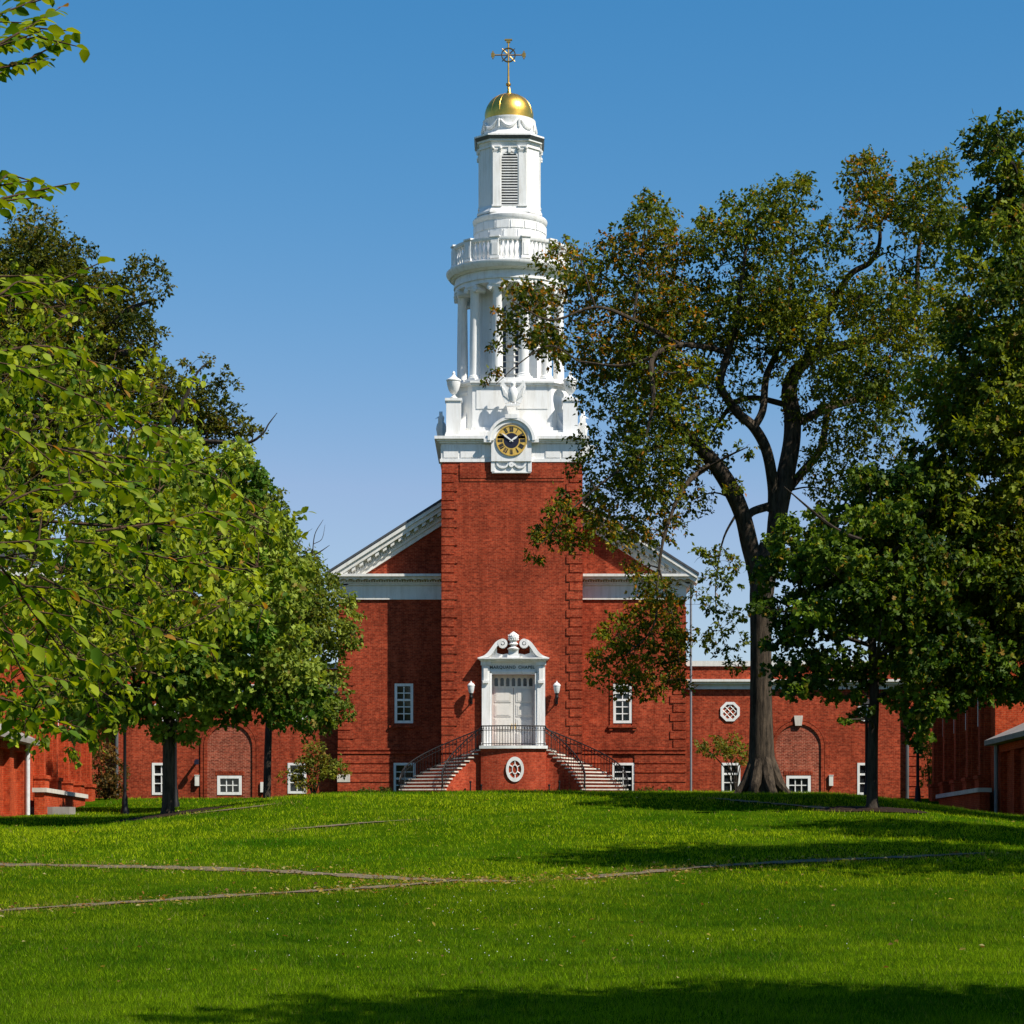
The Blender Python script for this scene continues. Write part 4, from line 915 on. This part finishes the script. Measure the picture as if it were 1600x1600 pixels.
for x, y, r in [(805,445,20),(790,490,18),(835,470,24),(778,540,14),(772,580,13),(765,600,9),(800,520,14),(845,530,22),(870,545,22),(852,410,20),
    (878,800,26),(852,835,24),(900,840,26),(835,870,14),(940,820,24),(965,850,15),(925,790,24),(1000,825,18),(1050,810,18),(995,885,18),(1010,910,24),
    (1035,930,26),(1000,955,32),(965,990,32),(1030,990,34),(945,1030,22),(1000,1030,28),(1050,1040,26),(930,1058,13),(1068,1072,15),(1020,1065,20),(985,1060,20),(1060,1000,22),(880,770,14),
    (1120,870,18),(1140,910,18),(1118,950,18),(1100,990,14),(1135,1020,14),(1150,1040,16),(1110,900,14),(1165,700,14),(1150,760,14),(975,1080,15),(955,1062,18),(1000,1080,14),(1022,1078,14),(1090,930,16),(1125,985,16),(1148,960,16),(1142,880,16),(1110,1010,14),(1160,1000,12),(1095,870,16)]:
    E.clump(x, y, r, YE, -2.6+E.r.normal(0,.5))
    if r > 20: E.clump(x+E.r.normal(0,8), y+E.r.normal(0,8), r*.8, YE, -1.4+E.r.normal(0,.5))
def elm_accent(c):
    px = 800+c[0]*F/c[1]; py = HOR-(c[2]-EYE)*F/c[1]
    p = .04+.22*(px < 1060)*(360 < py < 620)+.22*(py > 770)*(px < 1080)+.25*((px-1350)**2+(py-270)**2 < 70**2)
    return p, [(.34,.14,.008),(.38,.15,.006),(.24,.14,.010),(.28,.20,.010)]
nl += E.grow(1050, .15, 'rhomb', ((.028,.058,.004),(.150,.172,.008)), .58, .35, .8, 5, elm_accent)
# maple on the right with its trunk in a mulch ring
p = hit(1363, 1266); YR = p[1]
T2 = Tree('maple_tree', 'dark leafy maple with slim trunk in a mulch ring, right side', p, 21, 'bark_dark')
T2.px([(1363,1275,0,.30),(1363,1262,0,.21),(1363,1240,0,.165),(1364,1150,0,.15),(1366,1080,0,.14),(1362,980,0,.12),(1366,880,0,.09),(1360,790,.2,.04)], YR, 10)
for a in range(14):
    an = a*2.4; y0 = 1090-a*20; x1, y1, dy = 1363+cos(an)*160, y0-60-30*T2.r.random(), sin(an)*3.0
    T2.px([(1364,y0,0,.07),(1364+cos(an)*70,y0-25,dy*.45,.05),(x1,y1,dy,.015)], YR, 6)
mp = [(1225,1000),(1200,960),(1215,925),(1190,900),(1200,860),(1245,850),(1230,810),(1290,790),(1330,745),(1420,740),(1480,780),(1540,860),(1570,960),(1540,1030),(1500,1075),(1460,1060),(1430,1095),(1395,1045),(1360,1060),(1325,1040),(1300,1070),(1265,1055),(1250,1075),(1232,1045)]
T2.fill(mp, YR, 46, 30, 3.6, [[(1285,895),(1335,895),(1335,945),(1285,945)],[(1440,930),(1475,930),(1475,965),(1440,965)],[(1245,930),(1265,930),(1265,955),(1245,955)],[(1385,840),(1410,840),(1410,865),(1385,865)]], 3, 110, .5)
for x, y, r in ((1245,1072,16),(1275,1066,14),(1440,1118,20),(1432,1142,18),(1446,1150,12),(1424,1112,18),(1436,1165,8),(1460,1095,20),(1500,1090,16),(1335,1085,14),(1530,1085,16),(1340,1118,9),(1325,1124,8),(1355,1105,10),
    (1205,1000,14),(1192,930,12),(1180,945,10),(1215,850,15),(1225,930,14),(1208,965,14),(1240,870,16),(1228,815,16),(1210,880,14),(1300,1085,14),(1390,1085,14),(1480,1105,14),(1555,1060,16),(1580,1080,14),(1550,1000,18)): T2.clump(x, y, r, YR, T2.r.normal(-.8,1.0))
nl += T2.grow(1800, .135, 'lobed', ((.014,.042,.003),(.135,.205,.014)), .95, .6, .7, 6, (.04, [(.22,.19,.02),(.20,.12,.015)]), tone=lambda c, r: float(np.clip(r.normal(.45,.30), 0, 1)))  # dark palette with some light clumps: sunlit leaves put into the leaf colour
mulch(p, 1.7, .9, 1)
# tall pin oak at the right edge
YO = 74; xo = (1655-800)*YO/F
T3 = Tree('pin_oak_tree', 'tall feathery oak cut off by the right edge of the picture', (xo, YO, float(ground(xo, YO))), 31, 'bark_dark')
T3.px([(1655,1300,0,.5),(1655,1250,0,.40),(1652,1100,0,.35),(1645,900,0,.30),(1630,650,0,.24),(1600,420,0,.14),(1566,215,0,.03)], YO, 11)
for k in range(30):
    y0 = 1120-k*30; an = k*2.4; rr_ = 250*(1-k/36); x1 = 1640-(k*1.6)+cos(an)*rr_
    T3.px([(1648-k*2,y0,0,.09-.0022*k),(1648-k*2+cos(an)*rr_*.5,y0-25,sin(an)*2,.05),(x1,y0-20+30*(k < 10),sin(an)*4.2*(1-k/40),.012)], YO, 6)
ok_ = [(1556,212),(1580,240),(1600,300),(1640,330),(1760,560),(1860,800),(1900,1000),(1850,1130),(1700,1140),(1560,1090),(1500,1040),(1420,1050),(1350,980),(1290,900),(1280,840),(1350,760),(1420,710),(1450,620),(1480,540),(1492,440),(1515,380),(1535,320),(1545,250)]
T3.fill(ok_, YO, 44, 36, 5.0, [[(1510,890),(1560,900),(1560,950),(1510,950)]], 3, 150)
for x, y, r in ((1560,215,14),(1570,250,20),(1550,270,18),(1585,285,20),(1540,310,20),(1530,260,12),(1590,330,22),(1520,345,20),(1565,330,24)): T3.clump(x, y, r, YO, T3.r.normal(0,.6))
nl += T3.grow(1150, .19, 'lobed', ((.024,.056,.004),(.17,.205,.012)), .55, .4, .6, 5, (.05, [(.17,.12,.016),(.15,.09,.014)]))
# young maple left, trunk in a mulch ring
p = hit(262, 1275); YL = p[1]
T4 = Tree('maple_tree', 'broad green maple with straight trunk in a mulch ring, left side', p, 41, 'bark')
T4.px([(262,1284,0,.32),(262,1272,0,.24),(263,1250,0,.195),(264,1150,0,.185),(264,1080,0,.16),(266,980,0,.13),(270,880,0,.09),(275,760,.2,.03)], YL, 10)
for a in range(14):
    an = a*2.4; y0 = 1110-a*20; x1, y1, dy = 265+cos(an)*175, y0-50-30*T4.r.random(), sin(an)*3.2
    T4.px([(264,y0,0,.07),(264+cos(an)*80,y0-25,dy*.45,.05),(x1,y1,dy,.015)], YL, 6)
T4.fill([(110,1120),(90,1000),(120,860),(200,740),(290,680),(370,700),(420,780),(440,860),(455,960),(470,1030),(475,1085),(430,1105),(350,1100),(300,1118),(240,1130),(180,1120)], YL, 40, 31, 3.6, [], 3, 130, .5)
nl += T4.grow(1800, .15, 'lobed', ((.045,.105,.006),(.28,.35,.050)), .95, .6, .7, 6, (.04, [(.2,.16,.03)]), tone=lambda c, r: float(np.clip(r.normal(.5,.32), 0, 1)))  # wide spread of clump tones paints lit clusters against shaded gaps
mulch(p, 1.8, 1.0, 2)
# slimmer tree behind it with bare twigs at the top
x5 = (418-800)*97/F; T5 = Tree('young_ash_tree', 'slim tree between the left maple and the chapel with bare twigs', (x5, 97, float(ground(x5, 97))), 51, 'bark_dark')
T5.px([(416,1262,0,.20),(417,1240,0,.16),(420,1130,0,.14),(428,1000,0,.12),(440,900,0,.08),(450,830,0,.04)], 97, 9)
T5.px([(440,900,0,.05),(470,875,0,.04),(495,865,0,.03),(515,852,0,.01)], 97, 6); T5.px([(488,868,0,.025),(492,835,0,.018),(505,812,0,.008)], 97, 5); T5.px([(490,850,0,.015),(503,842,0,.012),(508,820,0,.006)], 97, 5)
T5.px([(442,868,0,.025),(462,856,0,.018),(475,836,0,.012),(488,826,0,.005)], 97, 5); T5.px([(460,857,0,.012),(466,842,0,.009),(463,830,0,.004)], 97, 5)
T5.fill([(375,760),(395,720),(430,800),(465,870),(505,905),(530,950),(530,1000),(500,1020),(525,1060),(530,1110),(470,1125),(430,1080),(420,1000),(400,900)], 97, 32, 30, 2.6, [], 3, 80)
for x, y, r in ((380,700,14),(392,735,16),(385,780,22),(545,935,12),(550,990,15),(540,1000,14),(515,1120,18),(535,1090,14),(480,880,14),(497,878,8),(470,900,20)): T5.clump(x, y, r, 97, T5.r.normal(0,.5))
nl += T5.grow(1250, .17, 'rhomb', ((.045,.09,.008),(.22,.26,.035)), .6, .5, .8, 5, (.03, [(.2,.14,.03)]))
# great oak behind the left hall
YB = 124; xb_ = (40-800)*YB/F; T6 = Tree('oak_tree', 'big dark oak with crooked limbs standing behind the left hall', (xb_, YB, 4.9), 61, 'bark_dark')
T6.px([(40,1262,0,.9),(40,1200,0,.75),(45,1000,0,.65),(60,800,0,.5),(80,640,0,.4),(90,520,0,.25),(100,400,0,.06)], YB, 10)
T6.px([(80,640,0,.3),(120,560,-1,.24),(160,520,-1.5,.18),(200,485,-2,.14),(240,468,-2,.06)], YB, 7); T6.px([(120,580,-1,.2),(165,545,-2,.2),(195,552,-2.4,.16),(225,550,-2.5,.10),(250,535,-2.5,.03)], YB, 7)
T6.px([(60,800,0,.35),(160,740,-2,.28),(250,690,-3,.2),(330,690,-3.5,.12),(385,692,-3.8,.08),(410,678,-4,.05),(420,662,-4,.035),(433,645,-4,.015)], YB, 7)
T6.px([(250,690,-3,.15),(290,620,-3,.1),(310,580,-3,.05),(330,565,-3,.02)], YB, 6)
T6.fill([(-200,480),(-60,400),(10,380),(60,355),(110,380),(140,410),(190,440),(215,480),(205,560),(190,640),(120,760),(-40,860),(-220,800)], YB, 32, 32, 6, [], 3, 140)
T6.fill([(215,570),(260,580),(310,610),(350,640),(385,670),(370,690),(300,690),(240,680),(200,640)], YB, 22, 24, 2.5, [], 2, 60)
for x, y, r in ((75,362,16),(40,375,16),(110,385,16),(205,425,22),(235,425,22),(255,445,12),(240,460,14),(220,410,14),(225,520,22),(245,520,16),(235,545,14),(210,500,20),(295,570,12),(322,566,12),(345,585,14),(368,602,9),(330,600,14),(400,675,13),(385,668,14),(15,385,14)): T6.clump(x, y, r, YB, T6.r.normal(-2.5,.6))
nl += T6.grow(620, .20, 'rhomb', ((.026,.044,.005),(.125,.130,.010)), .6, .25, .8, 4, (.07, [(.12,.08,.015)]))
# near beech, trunk beyond the left edge, long leafy branches reaching in
T7 = Tree('beech_tree', 'near leafy tree whose branches enter from the left edge', (-7.4, 18, 0), 71, 'twig')
T7.limb([(-7.4,18,-.3,.3),(-7.4,18,1.5,.22),(-7.2,18,4,.19),(-7,18,6.5,.12),(-6.8,18,9.6,.03)], 10)
for k in range(16):
    z = 3.9+k*.3; an = k*2.4; ln = 4.6*(1-.045*k); T7.limb([(-7.1,18,z,.035),(-7.1+.5*ln*cos(an),18+.5*ln*sin(an),z+.35,.022),(-7.1+ln*cos(an),18+ln*sin(an),z+.25,.01)], 6)
bp = [(-420,640),(-300,480),(-120,430),(40,450),(110,485),(190,560),(260,610),(330,690),(365,760),(420,815),(428,860),(395,910),(415,950),(350,1010),(290,1050),(215,1080),(170,1120),(90,1140),(-60,1170),(-300,1150),(-420,1000)]
T7.fill(bp, 19.5, 60, 50, 3.6, [], 4, 170)
# leafy sprays on long branches
sp = [([(-90,70),(-20,30),(40,6),(70,-12)],12.5),([(-90,120),(0,68),(48,40),(94,12)],11.5),([(-80,100),(0,76),(55,58),(99,64)],12),([(-60,118),(0,106),(40,94),(76,92)],12),([(-90,350),(0,312),(40,302),(82,292)],12),([(-60,330),(-5,288),(12,273),(24,278)],12.5),
 ([(-120,440),(20,432),(110,446),(185,452)],12),([(-120,500),(-10,465),(30,440),(70,452)],11.5),([(-120,540),(20,575),(150,630),(230,660),(300,692)],13),([(-100,820),(0,790),(60,765),(130,754),(190,762),(240,792)],11.5),([(-100,850),(30,848),(120,846),(205,856)],11),
 ([(-100,800),(0,885),(50,955),(100,1020),(130,1062)],11),([(-100,900),(0,990),(40,1058),(80,1108)],11),([(-60,860),(60,930),(130,1002),(195,1078)],11.5),([(150,830),(260,815),(340,800),(425,838)],14),([(-60,640),(60,690),(160,720),(260,735)],12.5),([(100,700),(220,720),(330,745),(390,790)],15),([(-80,980),(40,1000),(120,1062),(170,1120)],12),([(60,900),(180,960),(280,1000),(330,1010)],13.5),([(-40,560),(60,540),(130,560),(190,585)],14),([(-100,1080),(0,1090),(60,1120),(120,1150)],11.5),([(200,860),(300,880),(380,900),(410,940)],15.5)]
for x, y in ((15,915),(40,960),(10,1000),(60,1020),(20,1060),(95,985),(60,1090),(130,1040),(100,1090),(-10,960),(150,1085),(30,1110)): T7.clump(x, y, 48, 19.5, T7.r.normal(2,.8))
n_ = T7.grow(1350, .060, 'ovate', ((.055,.115,.004),(.26,.30,.012)), .62, .55, .8, 4, (.035, [(.28,.15,.02),(.30,.22,.03)]), .006, True, .75)
nl += n_
r7 = np.random.default_rng(7); Pt, D, Nn = [], [], []; wb = MB()
for pts, Y in sp:
    yo = Y; c = catmull([P(a, b_, yo+.35*i-.5) for i, (a, b_) in enumerate(pts)], 10)
    wb.tube(c, np.linspace(.008,.002,len(c)), 5)
    seg = np.r_[0, np.cumsum(np.linalg.norm(np.diff(c, axis=0), axis=1))]; t = np.gradient(c, axis=0); t = unit(t); k = 0; u_ = .05
    while u_ < seg[-1]:
        i = min(len(c)-1, np.searchsorted(seg, u_)); sd_ = unit(np.cross(t[i], (0,0,1.)))*(1 if k % 2 else -1)
        if k % 5 == 2 and u_ < seg[-1]*.85:                      # side twig
            e = c[i]+sd_*.16+t[i]*.22+np.array((0,0,r7.normal(-.02,.07))); wb.tube(np.array([c[i],(c[i]+e)/2,e]), [.005,.004,.002], 4)
            for q in range(5):
                Pt.append(c[i]+(e-c[i])*(q+1)/5); D.append(unit(e-c[i])*.6+np.cross(unit(e-c[i]),(0,0,1.))*(1 if q % 2 else -1)*.8+r7.normal(0,.2,3)+np.array((0,0,-.3))); Nn.append(np.array((0,0,1.))+r7.normal(0,.38,3))
        Pt.append(c[i]+r7.normal(0,.006,3)); D.append(t[i]*.6+sd_*.85+r7.normal(0,.22,3)+np.array((0,0,-.35))); Nn.append(np.array((0,-.2,1.))+r7.normal(0,.36,3)); k += 1; u_ += .045*r7.uniform(.7,1.3)
    Pt.append(c[-1]); D.append(t[-1]); Nn.append(np.array((0,0,1.))+r7.normal(0,.3,3))
Pt, D, Nn = map(np.array, (Pt, D, Nn)); n = len(Pt); l = .080*r7.uniform(.7,1.25,n); tn = r7.random((n,1))**1.2
K = np.array((.05,.115,.004))*(1-tn)+np.array((.24,.29,.012))*tn; hot = r7.random(n) < .03; K[hot] = (.28,.14,.02)
wb.build('branch', M['twig'], T7.o, True, recalc=False); leaves('branch_leaves', Pt, D, Nn, l, l*.62, K, 'ovate', T7.o)
# small ornamental trees and shrubs against the walls
def shrub(name, label, px, py, Y, tops, r, pal, seed, cat='shrub', acc=None, L=.16, dens=700):
    x = (px-800)*Y/F; z = float(ground(x, Y)); t = Tree(name, label, (x, Y, z), seed, 'bark_dark'); t.o['category'] = cat
    for k, (a, b_) in enumerate(tops):
        dy = t.r.normal(0,.35); t.px([(px,HOR-(z-.1-EYE)*F/Y,0,.035),((px*1.3+a*.7)/2,(py*.8+b_*1.2)/2,dy*.5,.022),(a,b_,dy,.006)], Y, 5); t.clump(a, b_, r, Y, dy); t.clump(a+t.r.normal(0,r*.6), b_+t.r.normal(0,r*.5), r*.8, Y, -dy)
    return t.grow(dens, L, 'rhomb', pal, .55, .2, .55, 4, acc, .008)
YG = ((.075,.105,.012),(.20,.20,.022))
shrub('dogwood_tree', 'small yellow-green tree against the wall left of the chapel', 490, 1248, 119, [(470,1195),(487,1170),(505,1190),(525,1195),(465,1210),(495,1205),(515,1205),(480,1225),(490,1185)], 15, YG, 81, 'small tree', (.1,[(.25,.16,.03)]))
shrub('dogwood_tree', 'small yellowing tree over the window right of the chapel', 1150, 1250, 119, [(1105,1172),(1120,1160),(1135,1168),(1150,1160),(1165,1172),(1098,1165),(1140,1178),(1160,1185),(1125,1175)], 11, YG, 82, 'small tree', (.12,[(.26,.15,.03)]))
shrub('redbud_shrub', 'rusty leaved shrub beside the left hall', 165, 1255, 113, [(150,1190),(165,1170),(180,1195),(160,1215),(175,1225),(150,1230),(185,1215),(170,1240)], 17, ((.05,.05,.012),(.15,.09,.022)), 83, 'shrub', (.2,[(.2,.09,.02)]))
shrub('lilac_shrub', 'yellow-green shrub in the gap beside the right hall', 1452, 1248, 116, [(1448,1180),(1455,1165),(1460,1195),(1450,1205),(1456,1215)], 11, YG, 84)
for i, (px, lb) in enumerate(((575,'low bedding plant left of the left stair window'),(597,'low bedding plant beside the left stair foot'),(1010,'low bedding plant beside the right stair foot'),(1040,'low bedding plant under the right rusticated wall'))):
    shrub('bedding_plant', lb, px, 1250, 121, [(px-5,1238),(px+5,1236),(px,1234),(px+9,1239),(px-9,1240)], 6, G_ if False else ((.03,.06,.01),(.09,.12,.02)), 90+i, 'plant', None, .12, 900)
# trees beyond the frame whose shadows cross the lawn
def beyond(label, x, y, h, c, rad, n, seed, dens=260):
    t = Tree('shade_tree', label, (x, y, float(ground(x,y))), seed, 'bark'); g_ = float(ground(x,y))
    t.limb([(x,y,g_-.3,.55),(x,y,g_+2,.40),(x+.2,y,g_+h*.5,.30),(x,y+.2,g_+h*.95,.06)], 10)
    t.ball((x+c[0], y+c[1], g_+c[2]), rad, n, 1.25); return t.grow(dens, .24, 'rhomb', (G0, G1), .7, .3, .8, 3)
nl += beyond('tall shade tree outside the right edge, nearest the camera, shading the front grass', 11.2, 20.4, 13.5, (0,0,10.3), (6.8,3.8,3.0), 130, 101)
nl += beyond('tall shade tree outside the right edge, shading the grass beyond the crossing paths', 19.6, 48.3, 20, (-.5,0,14.5), (7.5,3.0,4.5), 90, 102)
nl += beyond('tall shade tree outside the right edge, shading the grass before the right maple', 23.5, 57, 20, (-.5,0,14), (5.5,3.5,5), 80, 103)
print('leaves', nl)
# ---------------------------------------------------------------- grass blades and fallen leaves
rg = np.random.default_rng(5); NB = 860000
uY = rg.random(NB); lo, hi = 23.5, 117.; k_ = .9
Y = (lo**-k_+(hi**-k_-lo**-k_)*uY)**(-1/k_); X = rg.uniform(-1,1,NB)*(.215*Y+2.0); far = rg.random(NB) < .24; X[far] = (np.sign(X)*(.215*Y+2.0+6.5*rg.random(NB)**1.6))[far]
dmin = np.full(NB, 9.)
keep = (np.abs(X) < 18.3) & ~((np.abs(X) < 8.8) & (Y > 118.5)) & ~((np.abs(X) < 5.8) & (Y > 116.0))
for c, wd in PATHS:
    d2 = np.full(NB, 1e9)
    for i in range(0, len(c), 2): d2 = np.minimum(d2, (X-c[i,0])**2+(Y-c[i,1])**2)
    for i in range(0, len(c)-2, 2):
        a = c[i]; ab = c[i+2]-a; t = np.clip(((X-a[0])*ab[0]+(Y-a[1])*ab[1])/(ab@ab), 0, 1)
        d2 = np.minimum(d2, (X-a[0]-t*ab[0])**2+(Y-a[1]-t*ab[1])**2)
    dmin = np.minimum(dmin, np.sqrt(d2)); keep &= np.sqrt(d2) > wd*.27+rg.normal(0,.07,NB)
for tr, rx, ry in ((T2.o,1.55,.8),(T4.o,1.65,.9)): keep &= ((X-tr.location[0])/rx)**2+((Y-tr.location[1])/ry)**2 > 1
X, Y, dmin = X[keep], Y[keep], dmin[keep]; n = len(X); Z = ground(X, Y)
h = (.045+.0004*Y)*rg.uniform(.55,1.35,n); w = (.0055+.00021*(Y-24))*rg.uniform(.7,1.3,n); a = rg.uniform(0,2*pi,n)
def vn(sc, seed):
    q = np.random.default_rng(seed); g_ = q.random((256,256)); fx, fy = X/sc+90, Y/sc; ix, iy = fx.astype(int), fy.astype(int); u, v = sstep(fx-ix), sstep(fy-iy)
    return (g_[ix%256,iy%256]*(1-u)+g_[(ix+1)%256,iy%256]*u)*(1-v)+(g_[ix%256,(iy+1)%256]*(1-u)+g_[(ix+1)%256,(iy+1)%256]*u)*v
big = .42*vn(3.1,1)+.26*vn(1.1,2)+.22*vn(.35,3)+.36*vn(8.3,6)-.05
h *= .45+1.0*vn(.45,4)
lean = rg.normal(0,.5,(n,2))*h[:,None]
bx, by = np.cos(a)*w/2, np.sin(a)*w/2
v = np.stack([np.stack([X-bx,Y-by,Z-.01],-1), np.stack([X+bx,Y+by,Z-.01],-1), np.stack([X+lean[:,0],Y+lean[:,1],Z+h],-1)], 1).reshape(-1,3)
me = bpy.data.meshes.new('grass'); me.vertices.add(3*n); me.vertices.foreach_set('co', v.astype(np.float32).ravel())
me.loops.add(3*n); me.loops.foreach_set('vertex_index', np.arange(3*n, dtype=np.int32)); me.polygons.add(n); me.polygons.foreach_set('loop_start', np.arange(0,3*n,3, dtype=np.int32)); me.update(calc_edges=True)
tn = np.clip((big-.36)/.5+rg.normal(0,.26,n), 0, 1)[:,None]
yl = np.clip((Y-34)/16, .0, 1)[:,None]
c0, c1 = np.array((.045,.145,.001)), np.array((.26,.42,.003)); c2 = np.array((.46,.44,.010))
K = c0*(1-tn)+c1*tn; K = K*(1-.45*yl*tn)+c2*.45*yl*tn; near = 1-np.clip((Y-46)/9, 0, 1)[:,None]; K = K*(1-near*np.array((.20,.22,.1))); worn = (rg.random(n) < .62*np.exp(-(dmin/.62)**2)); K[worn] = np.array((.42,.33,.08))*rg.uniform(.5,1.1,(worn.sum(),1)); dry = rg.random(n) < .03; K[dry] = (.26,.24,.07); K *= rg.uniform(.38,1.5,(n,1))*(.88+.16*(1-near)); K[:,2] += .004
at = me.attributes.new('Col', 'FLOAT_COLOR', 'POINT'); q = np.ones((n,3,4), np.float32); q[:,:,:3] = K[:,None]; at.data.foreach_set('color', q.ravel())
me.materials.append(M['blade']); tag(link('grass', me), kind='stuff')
m = 420; Yf = rg.uniform(30,100,m); Xf = rg.uniform(-.21,.21,m)*Yf; k = 0
for c, wd in PATHS[:3]:
    i = rg.integers(0,len(c),520); q = c[i]+rg.normal(0,.75,(520,2)); Xf = np.r_[Xf,q[:,0]]; Yf = np.r_[Yf,q[:,1]]
Zf = ground(Xf,Yf)+.035; n = len(Xf); l = rg.uniform(.05,.11,n)
lv = leaves('fallen_leaves', np.stack([Xf,Yf,Zf],-1), rg.normal(0,1,(n,3))*(1,1,.25), np.array((0,0,1.))+rg.normal(0,.35,(n,3)), l, l*.7, np.array([(.34,.24,.06),(.26,.13,.03),(.40,.33,.14),(.15,.08,.03)])[rg.integers(0,4,n)], 'rhomb', None)
tag(lv, kind='stuff')

m = 120; Yc = rg.uniform(33,46,m); Xc = rg.normal(0,.09,m)*Yc-.5; Xc[:70] = rg.normal(-.02,.045,70)*Yc[:70]; Zc = ground(Xc,Yc)+.062
b = MB()
for x, y, z in zip(Xc, Yc, Zc): r_ = rg.uniform(.004,.008); b.lathe([(.002,z-r_),(r_,z-r_*.3),(r_*.8,z+r_*.6),(.001,z+r_)], x, y, 6)
tag(b.build('clover_flowers', M['white'], None, True), kind='stuff')
